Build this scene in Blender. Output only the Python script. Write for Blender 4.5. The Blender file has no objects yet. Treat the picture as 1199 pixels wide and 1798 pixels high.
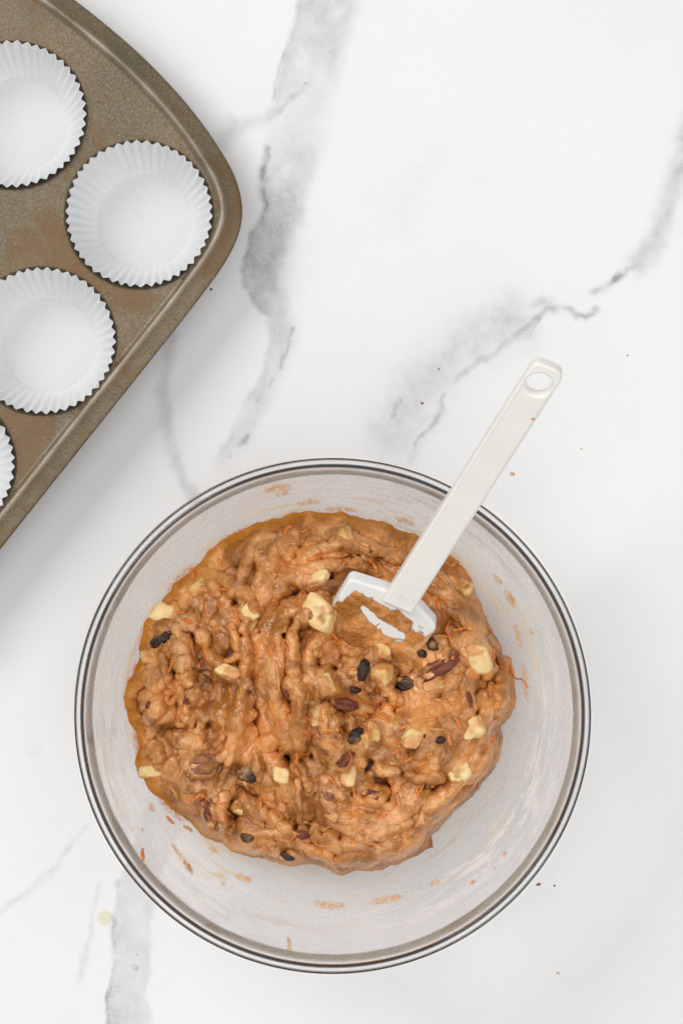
import bpy, bmesh, math, random
import numpy as np
from mathutils import Vector, Matrix
from mathutils.geometry import delaunay_2d_cdt

random.seed(7)
rng = np.random.default_rng(11)
scene = bpy.context.scene
COL = scene.collection
PI = math.pi
MM = 0.001

# ------------------------------------------------------------------ camera
CAM_Z = 1.2
S0 = 0.29e-3                       # metres on the counter per photo pixel
CX, CY = 599.5, 899.0
cam_d = bpy.data.cameras.new('camera')
cam = bpy.data.objects.new('camera', cam_d)
COL.objects.link(cam)
cam.location = (0, 0, CAM_Z)
cam_d.sensor_fit = 'VERTICAL'
cam_d.sensor_height = 36
cam_d.lens = 36 * CAM_Z / (1798 * S0)
cam_d.clip_start = 0.05
cam_d.clip_end = 20
scene.camera = cam

# ------------------------------------------------------------------ world and lamps
world = bpy.data.worlds.new('World')
scene.world = world
world.use_nodes = True
bg = world.node_tree.nodes['Background']
bg.inputs['Color'].default_value = (1.0, 0.995, 0.99, 1)
bg.inputs['Strength'].default_value = 0.30


def area(name, loc, size, power, col, target=(0, 0, 0)):
    d = bpy.data.lights.new(name, 'AREA')
    d.shape = 'RECTANGLE'
    d.size, d.size_y = size
    d.energy = power
    d.color = col
    o = bpy.data.objects.new(name, d)
    COL.objects.link(o)
    o.location = loc
    o.rotation_euler = (Vector(target) - Vector(loc)).to_track_quat('-Z', 'Y').to_euler()
    return o


area('window_light', (-1.7, 1.45, 2.3), (1.5, 1.4), 47, (1.0, 0.995, 0.985))
area('overhead_fill', (0.45, -0.6, 2.7), (3.4, 3.4), 55, (1.0, 1.0, 1.0))  # unseen fill lamp overhead, added to soften the shadows

scene.view_settings.view_transform = 'Standard'
scene.view_settings.look = 'None'
scene.view_settings.exposure = 0.0
scene.view_settings.gamma = 1.0
scene.cycles.max_bounces = 14
scene.cycles.transparent_max_bounces = 24
scene.cycles.transmission_bounces = 10
scene.cycles.glossy_bounces = 6


# ------------------------------------------------------------------ pixel <-> place
def sc(z):
    return S0 * (CAM_Z - z) / CAM_Z


def at(x, y, z):
    s = sc(z)
    return Vector(((x - CX) * s, (CY - y) * s, z))


def topx(X, Y, Z):
    s = S0 * (CAM_Z - Z) / CAM_Z
    return X / s + CX, CY - Y / s


# ------------------------------------------------------------------ noise
_perm = np.random.default_rng(5).permutation(256)
_perm = np.concatenate([_perm, _perm, _perm])
_g3 = np.random.default_rng(6).normal(size=(256, 3))
_g3 /= np.linalg.norm(_g3, axis=1)[:, None]


def perlin(x, y, z=0.0):
    x = np.asarray(x, float); y = np.asarray(y, float)
    z = np.zeros_like(x) + z
    xi = np.floor(x); yi = np.floor(y); zi = np.floor(z)
    xf = x - xi; yf = y - yi; zf = z - zi
    xi = xi.astype(np.int64) & 255; yi = yi.astype(np.int64) & 255; zi = zi.astype(np.int64) & 255
    u = xf**3 * (xf * (xf * 6 - 15) + 10); v = yf**3 * (yf * (yf * 6 - 15) + 10); w = zf**3 * (zf * (zf * 6 - 15) + 10)

    def g(a, b, c):
        h = _perm[_perm[_perm[(xi + a) & 255] + ((yi + b) & 255)] + ((zi + c) & 255)]
        gr = _g3[h]
        return gr[..., 0] * (xf - a) + gr[..., 1] * (yf - b) + gr[..., 2] * (zf - c)
    l = lambda a, b, t: a + (b - a) * t
    return 1.5 * l(l(l(g(0, 0, 0), g(1, 0, 0), u), l(g(0, 1, 0), g(1, 1, 0), u), v),
                   l(l(g(0, 0, 1), g(1, 0, 1), u), l(g(0, 1, 1), g(1, 1, 1), u), v), w)


def fbm(x, y, z=0.0, oct=4, gain=0.5):
    r = 0; a = 1.0; f = 1.0
    for i in range(oct):
        r = r + a * perlin(x * f + 17.3 * i, y * f - 9.1 * i, z * f + 3.7 * i)
        a *= gain; f *= 2.03
    return r


def sstep(a, b, x):
    t = np.clip((x - a) / (b - a), 0, 1)
    return t * t * (3 - 2 * t)


def near(px, py, pts, pad):
    pts = np.asarray(pts, float)
    return ((px > pts[:, 0].min() - pad) & (px < pts[:, 0].max() + pad) & (py > pts[:, 1].min() - pad) & (py < pts[:, 1].max() + pad))


def polydist(px, py, pts):
    """distance to a polyline, parameter 0..1 along it and the signed side"""
    pts = np.asarray(pts, float)
    seg = np.hypot(*(pts[1:, :2] - pts[:-1, :2]).T)
    cum = np.concatenate([[0], np.cumsum(seg)])
    best = np.full(px.shape, 1e9); par = np.zeros(px.shape); side = np.zeros(px.shape)
    for i in range(len(pts) - 1):
        ax, ay = pts[i, :2]; bx, by = pts[i + 1, :2]
        dx, dy = bx - ax, by - ay
        t = np.clip(((px - ax) * dx + (py - ay) * dy) / (dx * dx + dy * dy + 1e-9), 0, 1)
        d = np.hypot(px - ax - t * dx, py - ay - t * dy)
        m = d < best
        best = np.where(m, d, best)
        par = np.where(m, (cum[i] + t * seg[i]) / cum[-1], par)
        side = np.where(m, np.sign(dx * (py - ay) - dy * (px - ax)), side)
    return best, par, side


# ------------------------------------------------------------------ mesh helpers
def fast_mesh(name, verts, faces, smooth=True):
    verts = np.asarray(verts, np.float32)
    me = bpy.data.meshes.new(name)
    if isinstance(faces, np.ndarray):
        n = faces.shape[1]
        me.vertices.add(len(verts)); me.vertices.foreach_set('co', verts.ravel())
        me.loops.add(faces.size); me.loops.foreach_set('vertex_index', faces.astype(np.int32).ravel())
        me.polygons.add(len(faces))
        me.polygons.foreach_set('loop_start', np.arange(0, faces.size, n, dtype=np.int32))
        me.update(calc_edges=True)
    else:
        me.from_pydata([tuple(map(float, v)) for v in verts], [], faces)
    me.validate()
    if smooth:
        me.polygons.foreach_set('use_smooth', np.ones(len(me.polygons), bool))
    me.update()
    return me


def grid_faces(nu, nv, wrap_u=False, flip=False):
    """verts indexed v*nu+u"""
    uu = np.arange(nu if wrap_u else nu - 1); vv = np.arange(nv - 1)
    U, V = np.meshgrid(uu, vv)
    U2 = (U + 1) % nu
    f = np.stack([V * nu + U, V * nu + U2, (V + 1) * nu + U2, (V + 1) * nu + U], -1).reshape(-1, 4)
    return f[:, ::-1] if flip else f


def attr(me, name, vals):
    vals = np.asarray(vals, np.float32)
    if vals.ndim == 1:
        a = me.attributes.new(name, 'FLOAT', 'POINT'); a.data.foreach_set('value', vals)
    else:
        a = me.attributes.new(name, 'FLOAT_VECTOR', 'POINT'); a.data.foreach_set('vector', vals.ravel())


def obj(name, me, mat=None, parent=None, loc=None):
    o = bpy.data.objects.new(name, me)
    COL.objects.link(o)
    if mat is not None and me is not None and len(me.materials) == 0:
        me.materials.append(mat)
    if loc is not None:
        o.location = loc
    if parent is not None:
        o.parent = parent
    return o


def thing(name, label, cat, loc=(0, 0, 0), group=None):
    o = bpy.data.objects.new(name, None)
    o.empty_display_size = 0.01
    COL.objects.link(o)
    o.location = loc
    tag(o, label, cat, group)
    return o


def tag(o, label, cat, group=None):
    o['label'] = label; o['category'] = cat
    if group:
        o['group'] = group
    return o


def lathe(name, prof, n=160, closed=False):
    prof = np.asarray(prof, float)
    th = np.linspace(0, 2 * PI, n, endpoint=False)
    v = np.stack([prof[:, None, 0] * np.cos(th), prof[:, None, 0] * np.sin(th), prof[:, None, 1] + 0 * th], -1)
    if closed:
        v = np.concatenate([v, v[:1]], 0)
        nv = len(prof) + 1
        f = grid_faces(n, nv, True)
        f = np.where(f >= len(prof) * n, f - len(prof) * n, f)
        return fast_mesh(name, v[:-1].reshape(-1, 3), f)
    return fast_mesh(name, v.reshape(-1, 3), grid_faces(n, len(prof), True))


def smooth_prof(p, k=4):
    p = np.asarray(p, float)
    out = []
    for i in range(len(p) - 1):
        p0 = p[max(i - 1, 0)]; p1 = p[i]; p2 = p[i + 1]; p3 = p[min(i + 2, len(p) - 1)]
        for j in range(k):
            t = j / k
            out.append(0.5 * (2 * p1 + (p2 - p0) * t + (2 * p0 - 5 * p1 + 4 * p2 - p3) * t * t + (3 * p1 - p0 - 3 * p2 + p3) * t**3))
    out.append(p[-1])
    return np.array(out)


# ------------------------------------------------------------------ material helpers
class NT:
    def __init__(self, name):
        self.m = bpy.data.materials.new(name)
        self.m.use_nodes = True
        self.t = self.m.node_tree
        self.t.nodes.clear()
        self.out = self.t.nodes.new('ShaderNodeOutputMaterial')

    def n(self, typ, props=None, **inp):
        nd = self.t.nodes.new('ShaderNode' + typ)
        for k, v in (props or {}).items():
            setattr(nd, k, v)
        for k, v in inp.items():
            key = k.replace('_', ' ')
            if k[0] == 'i' and k[1:].isdigit():
                s = nd.inputs[int(k[1:])]
            else:
                s = nd.inputs[key]
            self.set(s, v)
        return nd

    def set(self, s, v):
        if isinstance(v, bpy.types.NodeSocket):
            self.t.links.new(v, s)
        elif isinstance(v, (tuple, list)) and s.type == 'RGBA' and len(v) == 3:
            s.default_value = (*v, 1)
        else:
            s.default_value = v

    def math(self, op, a, b=0.0, clamp=False):
        nd = self.n('Math', dict(operation=op, use_clamp=clamp), i0=a, i1=b)
        return nd.outputs[0]

    def ramp(self, fac, lo, hi, a=0.0, b=1.0):
        nd = self.n('MapRange', dict(clamp=True, interpolation_type='SMOOTHSTEP'))
        self.set(nd.inputs[0], fac); self.set(nd.inputs[1], lo); self.set(nd.inputs[2], hi)
        self.set(nd.inputs[3], a); self.set(nd.inputs[4], b)
        return nd.outputs[0]

    def mix(self, f, a, b):
        nd = self.n('Mix', dict(data_type='RGBA'))
        self.set(nd.inputs['Factor'], f)
        self.set(nd.inputs[6], a); self.set(nd.inputs[7], b)
        return nd.outputs[2]

    def noise(self, vec, scale, detail=4, rough=0.55, dist=0.0):
        nd = self.n('TexNoise', Scale=scale, Detail=detail, Roughness=rough, Distortion=dist)
        if vec is not None:
            self.set(nd.inputs['Vector'], vec)
        return nd.outputs[0]

    def obj(self):
        return self.n('TexCoord').outputs['Object']

    def att(self, name, out='Fac'):
        return self.n('Attribute', dict(attribute_name=name)).outputs[out]

    def bump(self, h, strength=0.5, dist=0.0005):
        return self.n('Bump', Height=h, Strength=strength, Distance=dist).outputs[0]

    def bsdf(self, **k):
        return self.n('BsdfPrincipled', **k).outputs[0]

    def done(self, surf):
        self.t.links.new(surf, self.out.inputs['Surface'])
        return self.m


# marble -------------------------------------------------------------
def mat_marble():
    t = NT('marble')
    o = t.obj()
    v = t.att('vein')
    n1 = t.noise(o, 900, 3, 0.6)
    n2 = t.noise(o, 170, 5, 0.6)
    n3 = t.noise(o, 2600, 2, 0.6)
    k = t.math('ADD', t.ramp(n1, 0.25, 0.75, 0.8, 1.2), t.ramp(n3, 0.3, 0.7, -0.16, 0.16))
    k = t.math('MULTIPLY', k, t.ramp(n2, 0.3, 0.7, 0.82, 1.15))
    f = t.math('MULTIPLY', v, k, True)
    base = t.mix(t.ramp(t.noise(o, 9, 4), 0.35, 0.7), (0.85, 0.852, 0.852), (0.83, 0.828, 0.825))
    c = t.mix(f, base, (0.115, 0.12, 0.155))
    dk = t.math('MULTIPLY', t.att('dark'), t.ramp(n1, 0.35, 0.62, 0.05, 0.5), True)
    c = t.mix(dk, c, (0.12, 0.12, 0.15))
    r = t.ramp(n2, 0.3, 0.7, 0.38, 0.5)
    return t.done(t.bsdf(Base_Color=c, Roughness=r, Specular_IOR_Level=0.3))


# worn bronze bakeware -----------------------------------------------
def mat_pan():
    t = NT('worn_bakeware')
    o = t.obj()
    g = t.noise(o, 1500, 2, 0.65)
    g2 = t.noise(o, 2900, 1, 0.5)
    w = t.noise(o, 22, 5, 0.6)
    w2 = t.noise(o, 60, 5, 0.65)
    c = t.mix(t.ramp(w, 0.38, 0.66), (0.160, 0.128, 0.080), (0.205, 0.150, 0.086))
    c = t.mix(t.ramp(w2, 0.52, 0.72, 0, 0.6), c, (0.20, 0.115, 0.05))
    # baked-on specks and rust freckles
    sp = t.math('MULTIPLY', t.ramp(t.noise(o, 420, 2, 0.5), 0.62, 0.70), t.ramp(t.noise(o, 30, 3), 0.47, 0.60))
    c = t.mix(t.math('MULTIPLY', sp, 0.8), c, (0.06, 0.035, 0.018))
    gr = t.ramp(g, 0.3, 0.72, -0.5, 0.5)
    gr = t.math('ADD', gr, t.ramp(g2, 0.35, 0.7, -0.4, 0.4))
    c = t.mix(t.math('MULTIPLY', gr, 0.6, True), c, (0.42, 0.36, 0.27))
    c = t.mix(t.math('MULTIPLY', gr, -0.9, True), c, (0.085, 0.06, 0.035))
    stn = t.math('MULTIPLY', t.ramp(t.noise(o, 17, 6, 0.7, 0.8), 0.47, 0.62), 0.7)
    c = t.mix(stn, c, (0.165, 0.088, 0.03))
    # fine scratches
    mp = t.n('Mapping', Vector=o, Rotation=(0, 0, 0.7), Scale=(1, 0.03, 1)).outputs[0]
    scr = t.ramp(t.noise(mp, 1000, 1, 0.5), 0.68, 0.74)
    scr = t.math('MULTIPLY', scr, t.ramp(t.noise(o, 40, 2), 0.55, 0.7, 0, 0.6))
    c = t.mix(scr, c, (0.09, 0.07, 0.05))
    c = t.mix(t.math('MULTIPLY', t.att('crest_glint'), t.ramp(w2, 0.3, 0.6, 0.35, 0.75)), c, (0.47, 0.40, 0.33))  # crest highlight put into the colour
    b = t.bump(t.math('ADD', g, w2), 0.25, 0.0004)
    return t.done(t.bsdf(Base_Color=c, Metallic=0.35, Roughness=t.ramp(w2, 0.3, 0.7, 0.34, 0.5), Normal=b))


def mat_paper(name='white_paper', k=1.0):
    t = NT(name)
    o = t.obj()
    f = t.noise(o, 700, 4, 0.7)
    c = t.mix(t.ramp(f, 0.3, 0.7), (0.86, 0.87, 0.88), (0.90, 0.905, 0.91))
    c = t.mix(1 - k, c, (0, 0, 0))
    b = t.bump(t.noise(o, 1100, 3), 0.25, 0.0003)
    d = t.bsdf(Base_Color=c, Roughness=0.75, Specular_IOR_Level=0.15, Normal=b)
    tr = t.n('BsdfTranslucent', Color=c).outputs[0]
    return t.done(t.n('MixShader', i0=0.1, i1=d, i2=tr).outputs[0])


def mat_plastic(name, col, rough=0.35, sss=0.15):
    t = NT(name)
    o = t.obj()
    n = t.noise(o, 60, 4)
    c = t.mix(t.ramp(n, 0.35, 0.7), col, tuple(x * 0.965 for x in col))
    st = t.ramp(t.noise(o, 130, 3, 0.6), 0.68, 0.8, 0, 0.22)
    c = t.mix(st, c, (0.75, 0.6, 0.42))
    b = t.bump(t.noise(o, 900, 2), 0.06, 0.0002)
    return t.done(t.bsdf(Base_Color=c, Roughness=rough, Subsurface_Weight=sss, Subsurface_Radius=(1, .9, .75), Subsurface_Scale=0.002, Normal=b, Specular_IOR_Level=0.4))


def mat_thin_glass():
    t = NT('thin_glass')
    g = t.n('NewGeometry')
    dt = t.n('VectorMath', dict(operation='DOT_PRODUCT'), i0=g.outputs['Normal'], i1=g.outputs['Incoming']).outputs['Value']
    fr = t.math('POWER', t.math('SUBTRACT', 1.0, t.math('ABSOLUTE', dt), True), 5.0)
    fr = t.math('ADD', t.math('MULTIPLY', fr, 0.6), 0.022)
    tr = t.n('BsdfTransparent', Color=(0.985, 0.985, 0.982)).outputs[0]
    gl = t.n('BsdfGlossy', Color=(1, 1, 1), Roughness=0.03).outputs[0]
    return t.done(t.n('MixShader', i0=fr, i1=tr, i2=gl).outputs[0])


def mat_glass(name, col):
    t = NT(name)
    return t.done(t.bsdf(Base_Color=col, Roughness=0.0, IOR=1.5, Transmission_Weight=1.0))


def mat_film():
    """dried flour and batter wiped round the inside of the glass"""
    t = NT('flour_film')
    p = t.att('film', 'Vector')           # (cos*a, sin*a, height) in stretched space
    hgt = t.att('fh')
    o = t.obj()
    # wiped streaks, floury clouds, dry specks and buttery blotches
    s1 = t.noise(t.n('Mapping', Vector=p, Scale=(1.6, 1.6, 2.0)).outputs[0], 2.2, 6, 0.62, 0.6)
    s2 = t.noise(t.n('Mapping', Vector=p, Scale=(1.4, 1.4, 3.2)).outputs[0], 1.7, 5, 0.65, 0.8)
    cl = t.noise(t.n('Mapping', Vector=p, Scale=(1.6, 1.6, 1.4)).outputs[0], 2.4, 5, 0.65, 0.8)
    sp = t.ramp(t.noise(o, 520, 3, 0.65), 0.58, 0.70)
    white = t.math('MULTIPLY', t.ramp(s1, 0.46, 0.68), t.att('white'))
    cloud = t.math('MULTIPLY', t.ramp(cl, 0.45, 0.68), t.att('haze'))
    a = t.math('ADD', t.math('MULTIPLY', white, 0.85), t.math('ADD', t.math('MULTIPLY', cloud, 1.1), t.math('MULTIPLY', t.att('haze'), 0.45)))
    a = t.math('ADD', a, t.math('MULTIPLY', t.math('MULTIPLY', sp, t.ramp(cl, 0.42, 0.6)), t.math('MULTIPLY', t.att('haze'), 1.3)))
    beige = t.math('MULTIPLY', t.ramp(s2, 0.50, 0.66), t.att('beige'))
    blot = t.math('MULTIPLY', t.ramp(t.noise(t.n('Mapping', Vector=p, Scale=(2, 2, 3)).outputs[0], 5, 6, 0.72), 0.56, 0.64), t.att('beige'))
    beige = t.math('MAXIMUM', beige, blot)
    a = t.math('MAXIMUM', a, t.math('MULTIPLY', beige, 0.7), True)
    a = t.math('MAXIMUM', a, t.math('MULTIPLY', t.att('neck'), 0.85), True)
    c = t.mix(beige, (0.95, 0.95, 0.955), (0.93, 0.78, 0.50))
    gr = t.ramp(t.noise(o, 1500, 3, 0.7), 0.4, 0.7)
    c = t.mix(t.att('neck'), c, t.mix(gr, (0.33, 0.28, 0.22), (0.55, 0.49, 0.41)))
    d = t.bsdf(Base_Color=c, Roughness=0.8, Specular_IOR_Level=0.2)
    tl_ = t.n('BsdfTranslucent', Color=c).outputs[0]
    d = t.n('MixShader', i0=0.15, i1=d, i2=tl_).outputs[0]
    tr = t.n('BsdfTransparent').outputs[0]
    return t.done(t.n('MixShader', i0=a, i1=tr, i2=d).outputs[0])


def batter_color(t, o, extra=None):
    n1 = t.noise(o, 48, 6, 0.62, 0.7)
    n2 = t.noise(o, 75, 4, 0.6, 0.9)
    n3 = t.noise(o, 520, 3, 0.6)
    c = t.mix(t.ramp(n1, 0.39, 0.64), (0.34, 0.118, 0.019), (0.72, 0.305, 0.086))
    c = t.mix(t.ramp(n2, 0.46, 0.68, 0, 0.75), c, (0.86, 0.46, 0.20))
    c = t.mix(t.ramp(n3, 0.53, 0.72, 0, 0.35), c, (0.30, 0.11, 0.022))
    n4 = t.noise(o, 1100, 3, 0.7)
    c = t.mix(t.ramp(n4, 0.56, 0.72, 0, 0.32), c, (0.80, 0.52, 0.28))
    # spice flecks
    vo = t.n('TexVoronoi', Vector=o, Scale=330.0, Randomness=1.0)
    fl = t.ramp(vo.outputs['Distance'], 0.05, 0.13, 1, 0)
    fl = t.math('MULTIPLY', fl, t.ramp(t.noise(o, 140, 1), 0.52, 0.58))
    return t.mix(t.math('MULTIPLY', fl, 0.85), c, (0.07, 0.03, 0.015))


def mat_batter(name='batter', film=False):
    t = NT(name)
    o = t.obj()
    c = batter_color(t, o)
    c = t.mix(t.math('MULTIPLY', t.att('thin'), 0.9), c, (0.50, 0.19, 0.022))
    h = t.math('ADD', t.noise(o, 420, 4, 0.65, 0.3), t.math('MULTIPLY', t.noise(o, 1500, 3, 0.6), 0.35))
    b = t.bump(h, 0.26, 0.0007)
    r = t.ramp(t.noise(o, 260, 3), 0.3, 0.7, 0.14, 0.34)
    sh = t.bsdf(Base_Color=c, Roughness=r, Subsurface_Weight=0.22, Subsurface_Radius=(1.0, 0.5, 0.22),
                         Subsurface_Scale=0.0015, Normal=b, Specular_IOR_Level=t.math('SUBTRACT', 0.42, t.math('MULTIPLY', t.att('side'), 0.38), True), Coat_Weight=t.math('SUBTRACT', 0.2, t.math('MULTIPLY', t.att('side'), 0.25), True), Coat_Roughness=0.1)
    if film:
        a = t.ramp(t.math('ADD', t.att('cover'), t.math('MULTIPLY', t.math('SUBTRACT', t.noise(o, 480, 4, 0.65), 0.5), 0.7)), 0.12, 0.62)
        sh = t.n('MixShader', i0=a, i1=t.n('BsdfTransparent').outputs[0], i2=sh).outputs[0]
    return t.done(sh)


def mat_coated(name, ca, cb, lo, hi, rough=0.4, sss=0.3, bump=0.3, bscale=300, coatc=None):
    """an ingredient with batter clinging to some of it"""
    t = NT(name)
    o = t.n('NewGeometry').outputs['Position']
    rnd = t.n('ObjectInfo').outputs['Random']
    off = t.n('CombineXYZ', X=t.math('MULTIPLY', rnd, 3.0), Y=t.math('MULTIPLY', rnd, 7.0), Z=rnd).outputs[0]
    oo = t.n('VectorMath', dict(operation='ADD'), i0=o, i1=off).outputs[0]
    c0 = t.mix(t.ramp(t.noise(oo, 240, 4, 0.6), 0.3, 0.7), ca, cb)
    bc = batter_color(t, oo)
    if coatc:
        bc = t.mix(0.6, bc, coatc)
    f = t.ramp(t.noise(oo, 75, 3, 0.55, 0.4), lo, hi)
    c = t.mix(f, c0, bc)
    b = t.bump(t.math('ADD', t.noise(oo, bscale, 4), f), bump, 0.0008)
    return t.done(t.bsdf(Base_Color=c, Roughness=rough, Subsurface_Weight=sss, Subsurface_Radius=(1, .7, .35),
                         Subsurface_Scale=0.0025, Normal=b, Specular_IOR_Level=0.3))


def mat_smear():
    t = NT('batter_smear')
    o = t.obj()
    e = t.att('edge')
    n = t.noise(t.att('along', 'Vector'), 1.6, 5, 0.7)
    n2 = t.noise(o, 500, 4, 0.7)
    a = t.math('ADD', t.math('MULTIPLY', e, 0.75), t.math('ADD', t.math('MULTIPLY', n, 1.3), t.math('MULTIPLY', n2, 0.9)))
    a = t.ramp(a, 1.45, 2.2, 0.0, 0.95)
    c = t.mix(t.ramp(t.math('ADD', n, t.att('tone')), 0.55, 1.1), (0.95, 0.62, 0.20), (0.80, 0.32, 0.03))
    d = t.bsdf(Base_Color=c, Roughness=0.4, Subsurface_Weight=0.2, Subsurface_Scale=0.001)
    tr = t.n('BsdfTransparent').outputs[0]
    return t.done(t.n('MixShader', i0=a, i1=tr, i2=d).outputs[0])


def mat_plain(name, ca, cb=None, rough=0.6, scale=300):
    t = NT(name)
    c = t.mix(t.ramp(t.noise(t.obj(), scale, 4), 0.3, 0.7), ca, cb or tuple(x * 0.7 for x in ca))
    return t.done(t.bsdf(Base_Color=c, Roughness=rough))


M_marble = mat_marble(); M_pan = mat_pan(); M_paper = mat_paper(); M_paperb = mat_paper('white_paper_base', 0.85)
M_handle = mat_plastic('ivory_plastic', (0.90, 0.875, 0.82), 0.32)
M_blade = mat_plastic('white_silicone', (0.86, 0.86, 0.84), 0.38, 0.25)
M_thin = mat_thin_glass(); M_dark_line = mat_glass('dark_line_glass', (0.012, 0.012, 0.013)); M_film = mat_film()  # near-black bead tint stands in for dark refraction at the rim
M_batter = mat_batter(); M_bsmear = mat_batter('batter_on_blade', True); M_smear = mat_smear()
M_apple = mat_coated('apple_flesh', (0.86, 0.58, 0.23), (0.90, 0.70, 0.38), 0.48, 0.62, 0.35, 0.45)
M_applec = mat_coated('coated_apple', (0.70, 0.42, 0.12), (0.80, 0.56, 0.25), 0.44, 0.56, 0.35, 0.4)
M_raisin = mat_coated('raisin_skin', (0.022, 0.011, 0.008), (0.06, 0.026, 0.016), 0.50, 0.72, 0.3, 0.1, 0.7, 260, (0.24, 0.17, 0.09))
M_pecan = mat_coated('pecan_skin', (0.13, 0.028, 0.014), (0.22, 0.065, 0.03), 0.50, 0.62, 0.4, 0.1, 0.8, 500)
M_pecanc = mat_coated('coated_pecan', (0.24, 0.085, 0.045), (0.34, 0.15, 0.09), 0.40, 0.56, 0.45, 0.2, 0.8, 400)
M_carrot = mat_coated('carrot', (0.74, 0.17, 0.025), (0.80, 0.27, 0.06), 0.55, 0.75, 0.35, 0.4, 0.4, 600)
M_carrotc = mat_coated('coated_carrot', (0.70, 0.22, 0.05), (0.70, 0.32, 0.12), 0.42, 0.62, 0.4, 0.4, 0.4, 600)


# ================================================================== countertop
def countertop():
    def axis(lo, hi, step, out):
        core = np.arange(lo, hi + 1e-9, step)
        ext = np.array([0.01, 0.03, 0.08, 0.2, 0.5])
        return np.concatenate([lo - ext[::-1] * out, core, hi + ext * out])
    xs = axis(-0.178, 0.178, 0.00072, 1.6)
    ys = axis(-0.266, 0.266, 0.00072, 1.6)
    X, Y = np.meshgrid(xs, ys)
    px = X / S0 + CX; py = CY - Y / S0
    wx = px + 8 * fbm(px / 60, py / 60, 0.3, 3) + 2 * perlin(px / 12, py / 12, 2.3)
    wy = py + 8 * fbm(px / 60, py / 60, 7.7, 3) + 2 * perlin(px / 12, py / 12, 5.3)
    vein = np.zeros_like(px); dark = np.zeros_like(px)
    blo = fbm(px / 26, py / 26, 8.8, 2)

    def band(rows, sl, sr, edge=0.0):
        nonlocal vein
        r = np.array(rows, float)
        xl = np.interp(wy, r[:, 0], r[:, 1]); xr = np.interp(wy, r[:, 0], r[:, 2]); st = np.interp(wy, r[:, 0], r[:, 3])
        inside = sstep(-sl, sl * 0.5, wx - xl) * (1 - sstep(-sr, sr, wx - xr))
        inside *= (wy > r[0, 0]) * (wy < r[-1, 0])
        var = 0.75 + 0.5 * fbm(px / 55, py / 80, 4.1, 4)
        nb = np.exp(-np.clip(wx - xl, 0, None) / 30.0)
        vein = np.maximum(vein, inside * st * var * (1 + edge * nb))

    def line(pts, w, st, blotch=0.5, tgt='v', ends=True):
        nonlocal vein, dark
        k = near(wx, wy, pts, 3 * w)
        d, p, s = polydist(wx[k], wy[k], pts)
        ta = np.minimum(sstep(0, 0.12, p), 1 - sstep(0.85, 1, p)) if ends else 1.0
        bl_ = blotch * 0.6
        m = np.clip(1 - bl_ + bl_ * 2 * (blo[k] + 0.35), 0, 1.6)
        val = st * ta * m * np.exp(-(d / w)**2)
        if tgt == 'v':
            vein[k] = np.maximum(vein[k], val)
        else:
            dark[k] = np.maximum(dark[k], np.clip(val, 0, 1))

    band([(-400, 640, 760, .25), (-60, 540, 650, .30), (0, 528, 628, .33), (60, 512, 622, .29), (110, 496, 600, .25), (170, 482, 585, .21), (215, 470, 575, .15),
          (250, 466, 566, .17), (300, 462, 556, .30), (350, 462, 535, .42), (400, 446, 520, .48), (450, 432, 506, .50), (495, 425, 497, .48),
          (530, 447, 494, .40), (565, 472, 514, .32), (600, 472, 514, .29), (650, 462, 497, .26), (700, 436, 475, .22), (750, 410, 448, .22), (800, 384, 418, .14), (840, 372, 400, 0)],
         9, 20, 0.35)
    # darker pieces and fine seams of the main vein
    line([(531, -20), (529, 20), (517, 60), (502, 92), (488, 120), (480, 165), (473, 195)], 4, .35)
    line([(545, 140), (520, 165), (497, 188), (470, 205)], 9, .30, 0.3)
    line([(497, 188), (466, 206), (440, 218), (405, 232), (380, 250)], 14, .20, 0.3)
    line([(420, 215), (395, 240), (375, 262)], 17, .22, 0.3)
    line([(464, 250), (468, 275), (463, 300), (461, 340), (465, 362), (458, 382)], 8, .55, 0.3)
    line([(464, 252), (470, 280), (461, 312), (466, 356), (456, 388), (440, 416), (435, 448), (428, 492)], 2.6, .75, 0.8, 'd')
    line([(428, 492), (440, 520), (458, 542), (480, 572), (486, 590)], 4, .30)
    line([(512, 566), (505, 600), (494, 632), (486, 660)], 6, .38)
    line([(486, 585), (492, 630), (484, 662)], 5, .30, 0.8)
    line([(484, 660), (468, 682), (452, 704), (446, 728)], 7, .32, 0.7)
    line([(433, 760), (424, 776), (410, 792), (402, 812)], 6, .40, 0.7)
    line([(462, 690), (448, 712), (428, 768), (408, 796)], 18, .12)
    # right-hand vein
    line([(1330, 60), (1225, 180), (1192, 300), (1170, 372), (1148, 425), (1120, 468)], 18, .31, 0.3, ends=False)
    line([(1192, 300), (1172, 370), (1146, 428)], 8, .18, 0.5)
    line([(1118, 468), (1100, 486), (1076, 492), (1052, 506), (1038, 522)], 7, .52, 0.8)
    line([(1118, 468), (1100, 486), (1076, 494), (1066, 500)], 3, .7, 0.9, 'd')
    line([(1044, 530), (1046, 544), (1030, 556), (1012, 555), (1000, 546), (984, 540)], 5, .50, 0.5)
    line([(1046, 544), (1030, 557), (1010, 556)], 2.4, .5, 0.9, 'd')
    line([(1000, 545), (965, 542), (940, 558), (905, 588), (878, 612), (845, 634), (810, 664), (786, 690)], 8, .40, 0.4)
    line([(955, 552), (925, 586), (885, 612), (862, 620)], 3, .55, 1.0, 'd')
    line([(985, 536), (950, 528), (900, 545), (870, 540), (850, 535)], 10, .22)
    line([(960, 545), (900, 560), (840, 590), (780, 640), (730, 690), (690, 760), (665, 830)], 46, .25, 0.25)
    line([(860, 545), (880, 560), (900, 566)], 4, .3)
    line([(722, 686), (700, 706), (688, 725), (680, 748), (672, 768)], 8, .36, 0.7)
    line([(785, 682), (776, 720), (758, 748), (735, 772), (724, 800)], 6, .33, 0.8)
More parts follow.
